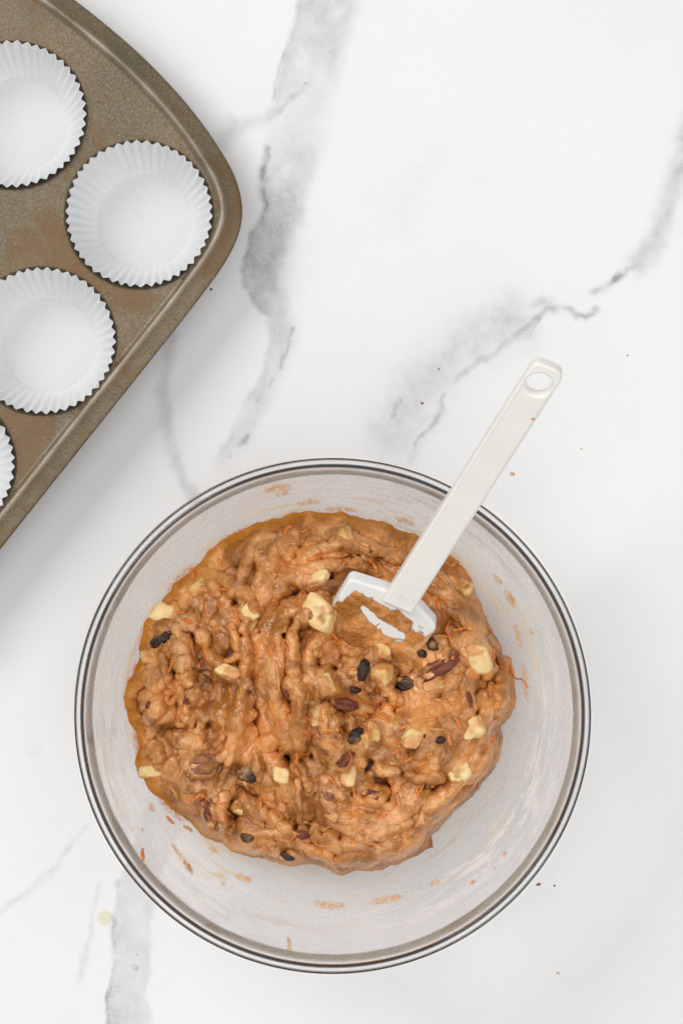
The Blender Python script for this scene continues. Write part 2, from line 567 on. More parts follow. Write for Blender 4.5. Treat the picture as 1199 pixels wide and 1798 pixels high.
    line([(786, 690), (770, 728), (735, 780), (715, 830), (690, 900)], 14, .14)
    # soft vein beside the tin
    line([(305, 560), (298, 600), (292, 645), (290, 700), (298, 760), (316, 830), (338, 880), (360, 940)], 12, .26, 0.3)
    # lower-left vein, running on under the bowl
    band([(1380, 262, 330, 0), (1430, 252, 322, .16), (1500, 228, 300, .20), (1560, 210, 276, .24), (1620, 200, 268, .25), (1680, 195, 264, .26), (1740, 187, 262, .30), (1798, 185, 264, .33), (2200, 150, 290, .25)],
         4, 7, 0.1)
    line([(212, 1545), (208, 1560)], 3, .8, 0.5, 'd')
    line([(203, 1600), (200, 1640), (197, 1690)], 4, .4, 0.9)
    line([(196, 1665), (193, 1700), (190, 1740), (187, 1780), (185, 1830)], 3, .6, 0.9, 'd', False)
    line([(150, 1452), (128, 1480), (95, 1520), (55, 1566), (10, 1598), (-60, 1640)], 6, .13, 0.5, ends=False)
    line([(180, 1540), (170, 1590), (158, 1640), (146, 1690), (130, 1740)], 5, .17, 0.7)
    line([(300, 1390), (262, 1440), (235, 1475)], 20, .1)
    line([(770, 250), (740, 300), (690, 420)], 30, .03)
    line([(40, 1330), (80, 1310)], 14, .05)
    vein += 0.02 * np.clip(fbm(px / 120, py / 120, 1.1, 4), 0, 1)
    Z = np.zeros_like(X)
    me = fast_mesh('countertop', np.stack([X, Y, Z], -1).reshape(-1, 3), grid_faces(len(xs), len(ys)))
    attr(me, 'vein', np.clip(vein, 0, 1).ravel()); attr(me, 'dark', np.clip(dark, 0, 1).ravel())
    o = obj('countertop', me, M_marble)
    o['kind'] = 'structure'
    tag(o, 'white marble countertop with grey veins', 'countertop')


countertop()

# ================================================================== muffin tin
PAN_Z = 0.035
U_AX = np.array([0.783, 0.623]); V_AX = np.array([-0.603, 0.798])
V_AX = np.array([-0.623, 0.783])


def uvpx(u, v):
    p = U_AX * u + V_AX * v
    return p[0], p[1]


def uvw(u, v, z):
    x, y = uvpx(u, v)
    return at(x, y, z)


UM = 140.0                 # middle of the tin (u) in photo pixels
VM = 0.0


def pan_outline():
    right = [(140, -83), (223, -81), (290, -75), (355, -65), (400, -55), (446, -42), (500, -22), (531, -4), (554, 15), (572, 38), (584, 64), (592, 95), (597, 135), (599, 190)]
    right = [(u, v - 0.0) for u, v in right]
    L = 1168.0                                # v of the far end
    mid = L / 2
    half = right + [(600, v) for v in np.linspace(260, mid, 6)]
    far = [(u, L - v) for u, v in half[::-1][1:]]
    rs = half + far
    ls = [(2 * UM - u, v) for u, v in rs[::-1][1:-1]]
    return np.array(rs + ls)


def resample(p, n):
    p = np.vstack([p, p[:1]])
    # closed catmull-rom then even spacing
    q = []
    N = len(p) - 1
    for i in range(N):
        p0, p1, p2, p3 = p[(i - 1) % N], p[i], p[(i + 1) % N], p[(i + 2) % N]
        for j in range(8):
            t = j / 8
            q.append(0.5 * (2 * p1 + (p2 - p0) * t + (2 * p0 - 5 * p1 + 4 * p2 - p3) * t * t + (3 * p1 - p0 - 3 * p2 + p3) * t**3))
    q = np.array(q); q = np.vstack([q, q[:1]])
    d = np.concatenate([[0], np.cumsum(np.hypot(*np.diff(q, axis=0).T))])
    tt = np.linspace(0, d[-1], n, endpoint=False)
    return np.stack([np.interp(tt, d, q[:, 0]), np.interp(tt, d, q[:, 1])], 1)


LINERS = [((22, 200), 'A'), ((244.5, 375), 'B'), ((74, 598), 'C'), ((-103, 815), 'D')]


def muffin_tin():
    op = resample(pan_outline(), 420)
    W = np.array([uvw(u, v, PAN_Z)[:2] for u, v in op])          # metres
    ctr = W.mean(0)
    # inward normals
    tg = np.roll(W, -1, 0) - np.roll(W, 1, 0)
    nr = np.stack([-tg[:, 1], tg[:, 0]], 1); nr /= np.linalg.norm(nr, axis=1)[:, None]
    if np.mean(np.sum(nr * (ctr - W), 1)) < 0:
        nr = -nr
    root = thing('muffin_tin', 'worn bronze metal muffin tin lying at an angle beyond the bowl', 'muffin tin', (ctr[0], ctr[1], 0))
    base = np.array([ctr[0], ctr[1], 0])
    # rim strip: (inset from the edge mm, height mm above the deck)
    prof = [(2.0, -2.9), (0.9, -3.3), (0.1, -2.6), (-0.1, -2.2), (0.3, -1.7), (1.2, -1.3), (3.0, -0.75), (5.0, 0.0), (6.6, 0.75), (7.8, 1.45), (8.7, 2.05), (9.4, 2.25), (10.0, 2.15), (10.7, 1.6), (11.4, 0.8), (12.1, 0.25), (12.9, 0.0)]
    rows = []
    wob = fbm(np.arange(420) / 25.0, np.zeros(420), 0.0, 3) * 0.25
    for ins, hz in prof:
        rows.append(np.column_stack([W + nr * ins * MM, np.full(len(W), PAN_Z + hz * MM) + wob * MM * 0.3]))
    v = np.concatenate(rows) - base
    me = fast_mesh('tin_rim', v, grid_faces(len(W), len(prof), True, flip=False))
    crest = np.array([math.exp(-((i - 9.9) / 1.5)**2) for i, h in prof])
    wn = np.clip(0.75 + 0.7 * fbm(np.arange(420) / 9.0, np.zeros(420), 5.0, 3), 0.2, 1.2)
    attr(me, 'crest_glint', (crest[:, None] * wn[None]).ravel())  # lighter tan painted along the crest as its highlight
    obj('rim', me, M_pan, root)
    # deck with the cup openings
    inner = W + nr * 12.8 * MM
    cups = []
    CR = 0.0362
    cu = {0: 142 - 282, 1: 142, 2: 424}
    for r_ in range(4):
        for c_ in range(3):
            cups.append(uvw(cu[c_], 152 + 286 * r_, PAN_Z))
    # nudge the ones that show so that the liners sit in them
    for (lx, ly), k in LINERS:
        w = at(lx, ly, 0.0385)
        w.z = PAN_Z
        i = min(range(12), key=lambda j: (cups[j] - w).length)
        cups[i] = w + (cups[i] - w).normalized() * 0.0003
    pts = [Vector(p) for p in inner]
    edges = [(i, (i + 1) % len(inner)) for i in range(len(inner))]
    NC = 72
    for c in cups:
        b = len(pts)
        for k in range(NC):
            a = 2 * PI * k / NC
            pts.append(Vector((c.x + (CR + 0.0012) * math.cos(a), c.y + (CR + 0.0012) * math.sin(a))))
        edges += [(b + k, b + (k + 1) % NC) for k in range(NC)]
    vs, es, fs, *_ = delaunay_2d_cdt(pts, edges, [], 1, 1e-7)
    keep = []
    for f in fs:
        c = sum((vs[i] for i in f), Vector((0, 0))) / len(f)
        if all((c - k.to_2d()).length > CR + 0.0008 for k in cups):
            keep.append(list(f))
    bm = bmesh.new()
    bv = [bm.verts.new((p.x - base[0], p.y - base[1], PAN_Z + 0.00002)) for p in vs]
    for f in keep:
        try:
            bm.faces.new([bv[i] for i in f])
        except ValueError:
            pass
    bmesh.ops.delete(bm, geom=[x for x in bm.verts if not x.link_faces], context='VERTS')
    bm.normal_update()
    for f in bm.faces:
        if f.normal.z < 0:
            f.normal_flip()
    me = bpy.data.meshes.new('tin_deck'); bm.to_mesh(me); bm.free()
    obj('deck', me, M_pan, root)
    cp = smooth_prof([(37.4, 35.0), (36.9, 34.75), (36.4, 34.1), (36.0, 33), (33.5, 24), (30.5, 12), (28.6, 5), (27.4, 2.6), (25, 1.4), (14, 1.2), (0.01, 1.2)], 3)
    cme = lathe('tin_cup', cp * MM, 72)
    cme.materials.append(M_pan)
    for c in cups:
        obj('cup', cme, None, root, (c.x - base[0], c.y - base[1], 0))


muffin_tin()


# ================================================================== paper liners
def liner(cx, cy, label, seed, rot):
    zt, zb = 0.0385, 0.0065
    w = at(cx, cy, zt)
    root = thing('paper_liner', label, 'paper liner', (w.x, w.y, zb), 'paper liners in the muffin tin')
    NP, PER = 46, 10
    n = NP * PER
    th = np.linspace(0, 2 * PI, n, endpoint=False)
    rows = 26
    v = []
    r0, r1 = 0.0236, 0.0355
    # the whole wall leans and wobbles a little
    wob = 1 + 0.006 * perlin(np.cos(th) * 1.3 + seed * 3.1, np.sin(th) * 1.3, seed) * 2
    jit = 0.16 * perlin(np.cos(th) * 4 + seed, np.sin(th) * 4, seed * 1.7)
    for i in range(rows):
        t = i / (rows - 1)
        rr = (r0 + (r1 - r0) * (t**0.92)) * (1 + (wob - 1) * t)
        ph = NP * th + jit * 6 * t
        s = np.sin(ph)
        tri = np.arcsin(np.clip(s * 0.93, -1, 1)) / (PI / 2)
        amp = (0.14 + 0.62 * t + 0.34 * t**3) * MM
        amp = amp * (1 + 0.35 * perlin(np.cos(th) * 9, np.sin(th) * 9, seed + 4))
        r = rr + amp * tri
        z = (zt - zb) * t + 0.00035 * t * perlin(np.cos(th) * 3, np.sin(th) * 3, seed + 9)
        v.append(np.stack([r * np.cos(th), r * np.sin(th), z], -1))
    me = fast_mesh('liner_wall', np.concatenate(v), grid_faces(n, rows, True))
    o = obj('pleated_wall', me, M_paper, root); o.rotation_euler.z = rot
    # base disc, faintly rumpled
    nr = 18
    vv = []
    for i in range(nr):
        t = i / (nr - 1)
        r = 0.00001 + (r0 - 0.00001) * t
        r = r + (0.12 * MM * np.sin(NP * th) if i == nr - 1 else 0)
        x, y = r * np.cos(th[::4]) if np.isscalar(r) else r[::4] * np.cos(th[::4]), r * np.sin(th[::4]) if np.isscalar(r) else r[::4] * np.sin(th[::4])
        z = 0.00035 * fbm(x * 160 + seed, y * 160, seed, 3) * (1 - t**6) + 0 * x
        vv.append(np.stack([x, y, z], -1))
    me = fast_mesh('liner_base', np.concatenate(vv), grid_faces(n // 4, nr, True))
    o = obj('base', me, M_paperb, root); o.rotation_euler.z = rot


liner(22, 200, 'white pleated paper liner at the top left, cut by the left edge', 1.3, 0.1)
liner(244.5, 375, 'white pleated paper liner in the tin\'s corner cup, whole in view', 2.6, 0.33)
liner(74, 598, 'white pleated paper liner between the corner cup and the sliver at the edge', 4.2, 0.5)
liner(-103, 815, 'white pleated paper liner showing only a sliver, lowest at the left edge', 5.9, 0.2)

# ================================================================== glass bowl
RIM_Z = 0.105
BC = at(584, 1257.5, RIM_Z)
BX, BY = BC.x, BC.y
WALL = np.array([(0.01, 5.5), (30, 5.6), (52, 6.4), (64, 9.5), (74, 15), (83, 23), (91, 33), (98, 45), (104, 59), (109, 76), (112.7, 94), (113.4, 97.5), (114.4, 100.8), (115.6, 102.6)])
WALLS = smooth_prof(WALL, 6)


def wall_z(r):
    return np.interp(r, WALLS[:, 0] * MM, WALLS[:, 1] * MM)


def glass_bowl():
    root = thing('glass_bowl', 'large clear glass mixing bowl with thick rim and floury inside', 'bowl', (BX, BY, 0))
    outer = []
    for i, (r, z) in enumerate(WALLS):
        a = WALLS[max(i - 1, 0)]; b = WALLS[min(i + 1, len(WALLS) - 1)]
        tx, tz = b - a
        l = math.hypot(tx, tz)
        th = 4.2 if z < 90 else max(4.2 - (z - 90) * 0.22, 1.4)
        outer.append((r + tz / l * th, z - tx / l * th))
    outer = np.array(outer); outer[0, 0] = 0.01
    outer[:, 1] = np.maximum(outer[:, 1], 1.0)
    prof = np.concatenate([WALLS, outer[::-1]])
    me = lathe('bowl_wall', prof * MM, 220)
    obj('wall', me, M_thin, root)
    foot = smooth_prof([(46, 0.9), (47, 0.3), (49, 0.05), (51, 0.3), (52, 0.9)], 3)
    obj('foot_ring', lathe('bowl_foot', foot * MM, 160), M_thin, root)
    # rim: rounded beads; inner and outer tinted near-black to paint dark refraction lines
    def bead(name, mat, r, z, a, b, par):
        q = np.linspace(0, 2 * PI, 40, endpoint=False)
        th = np.linspace(0, 2 * PI, 900, endpoint=False)
        cr = r + a * np.cos(q); cz = z + b * np.sin(q)
        v = np.stack([cr[:, None] * np.cos(th), cr[:, None] * np.sin(th), cz[:, None] + 0 * th], -1).reshape(-1, 3) * MM
        f = grid_faces(900, 41, True)
        f = np.where(f >= 40 * 900, f - 40 * 900, f)
        return obj(name, fast_mesh('bowl_' + name, v, f[:, ::-1]), mat, par)
    rm = bead('rim', M_thin, 118.15, 103.4, 0.95, 1.9, root)
    bead('inner_bead', M_dark_line, 116.35, 103.5, 1.0, 1.3, rm)
    bead('outer_bead', M_dark_line, 119.7, 102.4, 0.78, 2.0, rm)
    # film of flour and batter on the inside
    n, rows = 360, 90
    th = np.linspace(0, 2 * PI, n, endpoint=False)
    fr = np.linspace(0.12, 1.0, rows)
    zz = 0.0075 + (0.1024 - 0.0075) * fr
    rr = np.interp(zz, WALLS[10:, 1] * MM, WALLS[10:, 0] * MM) - 0.0004
    V = np.stack([rr[:, None] * np.cos(th), rr[:, None] * np.sin(th), zz[:, None] + 0 * th], -1).reshape(-1, 3)
    me = fast_mesh('bowl_film', V, grid_faces(n, rows, True))
    TH = np.broadcast_to(th, (rows, n)); Z = np.broadcast_to(zz[:, None], (rows, n)) / MM
    R = np.broadcast_to(rr[:, None], (rows, n)) / MM
    attr(me, 'film', np.stack([np.cos(TH) * 1.1, np.sin(TH) * 1.1, Z * 0.03], -1).reshape(-1, 3))
    attr(me, 'fh', (Z / 100).ravel())
    wav = 5 * fbm(np.cos(TH) * 1.6, np.sin(TH) * 1.6, 1.0, 3)
    Zw = Z + wav
    br = sstep(-0.3, 0.8, np.cos(TH + 0.6))          # lower right side of the bowl
    tl = 1 - br
    white = (sstep(44, 54, Zw) * (1 - sstep(66, 78, Zw))) * (0.35 + 0.95 * br) + 0.30 * sstep(60, 75, Zw) + 0.35 * tl
    haze = 0.12 + 0.42 * sstep(56, 72, Zw) * (0.6 + 0.4 * br) + 0.10 * tl
    da = np.angle(np.exp(1j * (TH + 2.45)))
    clear = 1 - 0.75 * np.exp(-(da / 0.42)**2)             # a wiped patch at the lower left
    haze = haze * clear; white = white * clear
    neck = sstep(94.2, 95.4, Z + 0.4 * fbm(np.cos(TH) * 9, np.sin(TH) * 9, 4.0, 3))  # tan-grey neck band: dust, with dark refraction put into its colour
    lip = np.exp(-((Z - 94.0) / 0.7)**2) + 0.8 * np.exp(-((Z - 102.2) / 0.5)**2)
    haze = haze * (1 - neck) + 0.85 * neck + 0.45 * lip
    attr(me, 'neck', (neck * (1 - 0.8 * np.clip(lip, 0, 1))).ravel())
    beige = sstep(20, 30, Zw) * (1 - sstep(50, 62, Zw)) * 0.85 + 0.3 * tl * (1 - sstep(75, 90, Zw))
    white = white * (1 - neck); beige = beige * (1 - neck)
    attr(me, 'white', white.ravel()); attr(me, 'haze', haze.ravel()); attr(me, 'beige', beige.ravel())
    obj('flour_film', me, M_film, root)

    # batter wiped on the glass: each streak its own thin patch lying on the wall
    def smear(path, w, th=0.5, tone=0.3):
        p = np.array(path, float)
        nn = 40; k = 9
        dd = np.concatenate([[0], np.cumsum(np.hypot(*np.diff(p, axis=0).T))])
        tt = np.linspace(0, dd[-1], nn)
        q = np.stack([np.interp(tt, dd, p[:, 0]), np.interp(tt, dd, p[:, 1])], 1)
        tg = np.gradient(q, axis=0); tg /= np.linalg.norm(tg, axis=1)[:, None]
        nm = np.stack([-tg[:, 1], tg[:, 0]], 1)
        vs = []; ed = []; sv = []
        for i in range(nn):
            f = i / (nn - 1)
            ww = 1.5 * w * (math.sin(PI * min(max(f, 0.02), 0.98)) ** 0.6)
            for j in range(k):
                s = -1 + 2 * j / (k - 1)
                x, y = q[i] + nm[i] * ww * s
                z = 0.06
                for _ in range(8):
                    P = at(x, y, z)
                    r = math.hypot(P.x - BX, P.y - BY)
                    z = float(wall_z(r))
                r2 = r - 0.0006 - th * MM * (1 - s * s)
                a = math.atan2(P.y - BY, P.x - BX)
                vs.append((r2 * math.cos(a), r2 * math.sin(a), z + th * MM * 0.4 * (1 - s * s)))
                ed.append((1 - s * s) * min(1, 4 * f * (1 - f) * 1.5))
                sv.append((s * w * 0.22 + x * 0.01, f * dd[-1] * 0.035, x * 0.13))
        me = fast_mesh('smear', vs, grid_faces(k, nn))
        attr(me, 'edge', np.array(ed)); attr(me, 'along', np.array(sv)); attr(me, 'tone', np.full(len(vs), tone))
        obj('batter_smear', me, M_smear, root)
    smear([(455, 862), (490, 852), (520, 853)], 9)
    smear([(478, 868), (505, 861), (512, 858)], 6)
    smear([(515, 884), (548, 877), (570, 878)], 7)
    smear([(560, 893), (590, 890), (640, 893)], 6)
    smear([(690, 905), (715, 912), (735, 922)], 7)
    smear([(398, 944), (430, 925), (462, 912)], 6)
    smear([(292, 1474), (310, 1500), (328, 1524), (338, 1546)], 6, 0.8)
    smear([(318, 1505), (333, 1535), (338, 1545)], 7, 0.9)
    smear([(406, 1536), (425, 1545), (446, 1553)], 8, 0.8)
    smear([(362, 1486), (372, 1494), (382, 1502)], 6)
    smear([(386, 1552), (396, 1557)], 6)
    smear([(258, 1408), (264, 1420), (270, 1430)], 6)
    smear([(244, 1458), (251, 1459)], 5)
    smear([(932, 1098), (938, 1108), (941, 1114)], 6, 0.7)
    smear([(862, 1003), (872, 1012), (886, 1028)], 6)
    smear([(884, 1030), (900, 1052), (910, 1072)], 7)
    smear([(900, 1085), (912, 1110), (920, 1150)], 6)
    smear([(918, 1150), (926, 1190), (928, 1240)], 6)
    smear([(755, 1558), (768, 1552), (776, 1548)], 7)
    smear([(826, 1554), (838, 1550)], 6)
    smear([(868, 1527), (876, 1530)], 5)
    smear([(884, 1500), (892, 1504)], 6)
    smear([(503, 1655), (506, 1668), (510, 1680)], 5)
    smear([(640, 1590), (680, 1582), (720, 1576)], 8)
    smear([(540, 1586), (580, 1594), (620, 1592)], 9)
    smear([(222, 1250), (228, 1195), (244, 1150)], 11, 0.6, 0.9)
    smear([(238, 1150), (252, 1110), (278, 1066)], 11, 0.6, 0.9)
    smear([(282, 1052), (315, 1012), (350, 978)], 9, 0.6, 0.8)
    smear([(345, 985), (390, 948), (440, 918)], 8, 0.6, 0.7)
    smear([(262, 1380), (290, 1415), (330, 1455)], 9, 0.6, 0.7)
    smear([(232, 1275), (238, 1310), (244, 1350)], 9, 0.6, 0.9)
    return root


BOWL = glass_bowl()

# ================================================================== batter
OUT = np.array([(500, 902), (540, 897), (600, 903), (660, 915), (720, 936), (770, 965), (800, 985), (825, 1015), (838, 1045), (846, 1072), (862, 1095), (875, 1130), (880, 1148),
                (896, 1155), (902, 1190), (903, 1225), (893, 1258), (877, 1277), (880, 1303), (875, 1330), (857, 1362), (830, 1388), (800, 1422), (780, 1445), (757, 1466),
                (761, 1490), (725, 1511), (680, 1520), (640, 1527), (600, 1533), (560, 1520), (520, 1518), (470, 1512), (420, 1503), (392, 1490), (370, 1472), (340, 1455),
                (310, 1430), (285, 1400), (265, 1385), (250, 1360), (240, 1340), (243, 1315), (235, 1290), (226, 1260), (222, 1225), (230, 1188), (243, 1155), (246, 1122),
                (260, 1090), (290, 1045), (320, 1010), (350, 985), (400, 945), (450, 917)], float)
OC = np.array([565.0, 1215.0])

# lobes and strands of batter: (half width px, height mm, points)
TUBES = [
    (8, 7, [(433, 1087), (430, 1110), (434, 1150), (431, 1195), (426, 1220)]),
    (13, 7.5, [(434, 1148), (439, 1165)]),
    (20, 6.5, [(428, 1225), (418, 1262), (404, 1330)]),
    (9, 6.5, [(426, 1220), (416, 1290), (400, 1345), (388, 1380)]),
    (17, 8, [(505, 1068), (494, 1110), (488, 1140), (480, 1185), (484, 1220), (495, 1262), (508, 1310)]),
    (12, 9, [(532, 1066), (514, 1110), (514, 1140), (518, 1180), (520, 1200)]),
    (9, 9, [(500, 1100), (490, 1120), (487, 1150)]),
    (21, 10, [(512, 1200), (528, 1218), (522, 1262), (526, 1290)]),
    (10, 8, [(515, 1285), (530, 1310), (524, 1322)]),
    (27, 8.5, [(518, 1072), (545, 1072), (572, 1085)]),
    (13, 8, [(575, 1108), (556, 1124), (545, 1140), (540, 1165), (548, 1188)]),
    (11, 10, [(554, 1143), (560, 1145)]),
    (24, 8, [(548, 1190), (570, 1205), (585, 1208)]),
    (30, 3.5, [(608, 1128), (630, 1150), (640, 1165)]),
    (10, 5, [(590, 1120), (610, 1140), (640, 1142)]),
    (18, 8, [(570, 1245), (582, 1262), (574, 1280)]),
    (13, 7, [(592, 1228), (620, 1236), (648, 1246)]),
    (28, 7.5, [(572, 1298), (590, 1318), (598, 1340)]),
    (16, 6, [(610, 1265), (632, 1300), (630, 1335)]),
    (14, 6, [(660, 1185), (680, 1205), (700, 1230)]),
    (48, 5.5, [(680, 1275), (735, 1295), (780, 1320)]),
    (30, 4.5, [(760, 1240), (800, 1270), (840, 1265)]),
    (12, 6.5, [(640, 1338), (672, 1350), (700, 1352), (735, 1365), (770, 1362)]),
    (28, 5, [(660, 1320), (700, 1335), (760, 1345)]),
    (30, 5, [(566, 1400), (610, 1440), (660, 1448), (700, 1430), (728, 1390)]),
    (10, 6, [(580, 1440), (640, 1470), (700, 1455), (730, 1430)]),
    (18, 4.5, [(600, 1480), (655, 1490), (710, 1470), (748, 1436), (780, 1400), (815, 1360)]),
    (8, 4.5, [(770, 1450), (800, 1412), (830, 1380), (855, 1352)]),
    (9, 4.8, [(762, 1440), (782, 1402), (810, 1372)]),
    (18, 4, [(560, 1500), (620, 1508), (690, 1500), (740, 1488)]),
    (15, 6, [(708, 1455), (716, 1480), (700, 1500)]),
    (18, 8, [(262, 1150), (272, 1180), (270, 1205)]),
    (22, 8, [(262, 1225), (272, 1240), (268, 1262)]),
    (9, 7, [(285, 1150), (292, 1185), (278, 1210)]),
    (21, 8, [(320, 1132), (322, 1160), (330, 1190)]),
    (11, 8, [(330, 1190), (345, 1208), (340, 1225), (332, 1245)]),
    (13, 6.5, [(355, 1118), (370, 1155), (392, 1178), (420, 1192)]),
    (6, 6, [(385, 1165), (405, 1158), (425, 1146)]),
    (9, 5.5, [(405, 1100), (418, 1125), (425, 1145)]),
    (11, 5.5, [(408, 1045), (430, 1000), (442, 955), (462, 928)]),
    (28, 5, [(468, 955), (472, 985), (470, 1010)]),
    (12, 5, [(388, 1015), (418, 1030), (440, 1048)]),
    (8, 5, [(358, 1000), (372, 1015), (380, 1040)]),
    (8, 5, [(440, 1050), (450, 1070)]),
    (14, 5, [(520, 985), (560, 962), (600, 950), (650, 962), (700, 978)]),
    (17, 5, [(510, 975), (500, 955), (515, 935)]),
    (12, 4, [(478, 1022), (520, 1002), (570, 990), (630, 994), (660, 1008)]),
    (12, 3, [(430, 935), (500, 915), (580, 912), (660, 930), (730, 962)]),
    (9, 4, [(640, 935), (665, 942), (690, 952)]),
    (20, 3.5, [(795, 1000), (825, 1040), (842, 1080)]),
    (9, 3.5, [(745, 1030), (790, 1045), (832, 1070), (852, 1100)]),
    (10, 3.5, [(775, 1062), (812, 1082), (850, 1120), (866, 1150)]),
    (24, 4, [(800, 1130), (840, 1155), (858, 1180)]),
    (19, 5.5, [(892, 1168), (890, 1205), (878, 1240)]),
    (14, 5, [(826, 1180), (815, 1215), (820, 1245), (800, 1270)]),
    (18, 4.5, [(855, 1235), (850, 1290), (835, 1330)]),
    (14, 4, [(862, 1310), (850, 1345), (830, 1370)]),
    (24, 7, [(340, 1338), (360, 1350)]),
    (9, 7, [(378, 1340), (392, 1322), (405, 1312)]),
    (17, 6, [(268, 1312), (278, 1326)]),
    (9, 5.5, [(262, 1290), (290, 1262), (300, 1250)]),
    (24, 5, [(300, 1390), (325, 1418), (350, 1440)]),
    (8, 5.5, [(330, 1400), (350, 1398), (362, 1388)]),
    (10, 7, [(360, 1408), (366, 1440), (372, 1462)]),
    (9, 6.5, [(394, 1395), (390, 1430), (392, 1470), (394, 1492)]),
    (16, 4.5, [(300, 1290), (330, 1300), (360, 1310)]),
    (9, 6, [(450, 1318), (455, 1345), (456, 1362)]),
    (20, 5.5, [(478, 1335), (500, 1375), (528, 1420)]),
    (7, 6.5, [(516, 1325), (532, 1352), (545, 1380)]),
    (7, 6.5, [(524, 1368), (524, 1400), (526, 1440)]),
    (17, 6, [(556, 1462), (582, 1468), (592, 1490)]),
    (8, 4.5, [(525, 1478), (560, 1500), (588, 1520)]),
    (12, 5, [(490, 1448), (515, 1455), (540, 1468)]),
    (18, 4.5, [(430, 1400), (450, 1430), (480, 1440)]),
    (16, 5, [(566, 1360), (580, 1385), (600, 1400)]),
    (16, 5, [(640, 1398), (670, 1400), (690, 1415)]),
]
VALLEY = [
    (13, 6.5, [(612, 1008), (580, 1030), (545, 1046), (500, 1056), (462, 1075), (440, 1100)]),
    (20, 5, [(560, 1030), (600, 1020), (660, 1015)]),
    (11, 5, [(440, 1100), (446, 1150), (444, 1230), (440, 1300)]),
    (12, 4.5, [(590, 1100), (588, 1125)]),
    (15, 6, [(585, 1165), (600, 1190), (625, 1210), (640, 1200)]),
    (9, 4, [(605, 1250), (606, 1280)]),
    (15, 6.5, [(486, 1322), (505, 1332), (530, 1318), (545, 1308)]),
    (13, 5, [(300, 1160), (300, 1200), (315, 1225)]),
    (10, 5, [(250, 1140), (252, 1200), (245, 1250)]),
    (12, 5, [(292, 1120), (330, 1112), (352, 1120)]),
    (14, 4.5, [(700, 1165), (715, 1180), (745, 1175)]),
    (16, 4, [(655, 1372), (720, 1382), (775, 1380)]),
    (9, 4, [(790, 1430), (820, 1398), (845, 1372)]),
    (9, 4, [(510, 1450), (545, 1455)]),
    (10, 4, [(400, 1395), (412, 1440), (408, 1480)]),
    (8, 3, [(600, 1460), (660, 1474), (720, 1450)]),
    (8, 3.5, [(480, 975), (520, 1000), (530, 970)]),
    (8, 3.5, [(868, 1155), (862, 1200), (852, 1230)]),
    (10, 3, [(580, 1380), (600, 1420), (660, 1425)]),
    (9, 3.5, [(690, 1255), (660, 1250), (640, 1262)]),
]
PITS = [(413, 1057, 8, 5), (517, 978, 8, 3.5), (577, 952, 7, 3), (503, 938, 6, 3), (320, 1182, 6, 3), (343, 1272, 7, 5), (367, 1271, 8, 5.5), (397, 1297, 7, 6), (397, 1305, 6, 5),
        (260, 1240, 4, 2), (502, 1115, 7, 6), (527, 1122, 5, 5), (513, 1090, 9, 2.5), (873, 1167, 6, 4), (667, 1240, 8, 4), (691, 1247, 6, 4), (650, 1340, 12, 6), (645, 1350, 8, 5), (706, 1355, 7, 5),
        (847, 1317, 12, 4.5), (747, 1377, 9, 6), (837, 1250, 7, 4), (713, 1178, 12, 6), (547, 1327, 7, 6), (507, 1330, 14, 4), (520, 1452, 8, 6), (465, 1442, 5, 3.5), (403, 1452, 5, 4), (470, 1405, 3, 2.5),
        (426, 1115, 6, 7), (437, 1118, 5, 5), (583, 1172, 8, 5), (588, 1176, 7, 4), (600, 1150, 6, 3), (652, 968, 6, 3), (668, 983, 6, 4), (640, 1395, 8, 4), (680, 1398, 7, 4.5), (690, 1390, 5, 4),
        (685, 940, 5, 2.5), (718, 948, 6, 3), (438, 1216, 6, 4), (595, 1467, 6, 5), (568, 1460, 5, 4), (590, 1500, 7, 3.5), (660, 1395, 6, 3.5), (620, 1390, 7, 4), (340, 1240, 8, 4), (300, 1225, 8, 4),
        (412, 1462, 4, 3), (425, 1490, 4, 3), (455, 1400, 3, 2), (505, 1410, 6, 3), (486, 1395, 6, 2.5), (800, 1108, 4, 2), (735, 1330, 4, 2), (790, 1360, 4, 3), (300, 1296, 4, 2.5), (745, 1288, 6, 4),
        (720, 1318, 8, 3.5), (560, 1170, 5, 3), (370, 1240, 4, 3), (455, 1110, 5, 4), (620, 1320, 6, 3), (533, 1268, 4, 2)]

APPLE = [  # x, y, long, short (px), turn, coated
    (290, 1080, 36, 28, 20, 0), (563, 1078, 50, 42, 35, 0), (438, 1074, 27, 22, 60, 0), (400, 1180, 34, 20, 25, 0), (263, 1155, 26, 20, 5, 1), (553, 1017, 42, 20, -10, 0),
    (577, 1036, 42, 26, -15, 1), (571, 1203, 30, 22, 65, 0), (556, 1252, 24, 32, 0, 0), (597, 939, 36, 22, -15, 1), (671, 1187, 30, 32, 12, 1), (843, 1155, 30, 46, -6, 0),
    (830, 1281, 34, 28, -30, 0), (722, 1296, 24, 30, 20, 0), (610, 1361, 24, 32, 15, 0), (808, 1358, 34, 24, -35, 0), (667, 1141, 40, 20, 22, 1), (813, 1032, 26, 20, 30, 1),
    (266, 1352, 36, 18, -5, 0), (493, 1361, 24, 22, 15, 0), (440, 1100, 14, 24, 20, 1), (475, 1005, 18, 12, 40, 1), (655, 1285, 20, 30, 5, 1), (347, 1030, 30, 16, -40, 1),
    (583, 1430, 22, 14, 30, 1), (640, 1300, 18, 26, 10, 1), (760, 1205, 30, 14, -10, 1), (420, 1420, 20, 16, 20, 1),
]
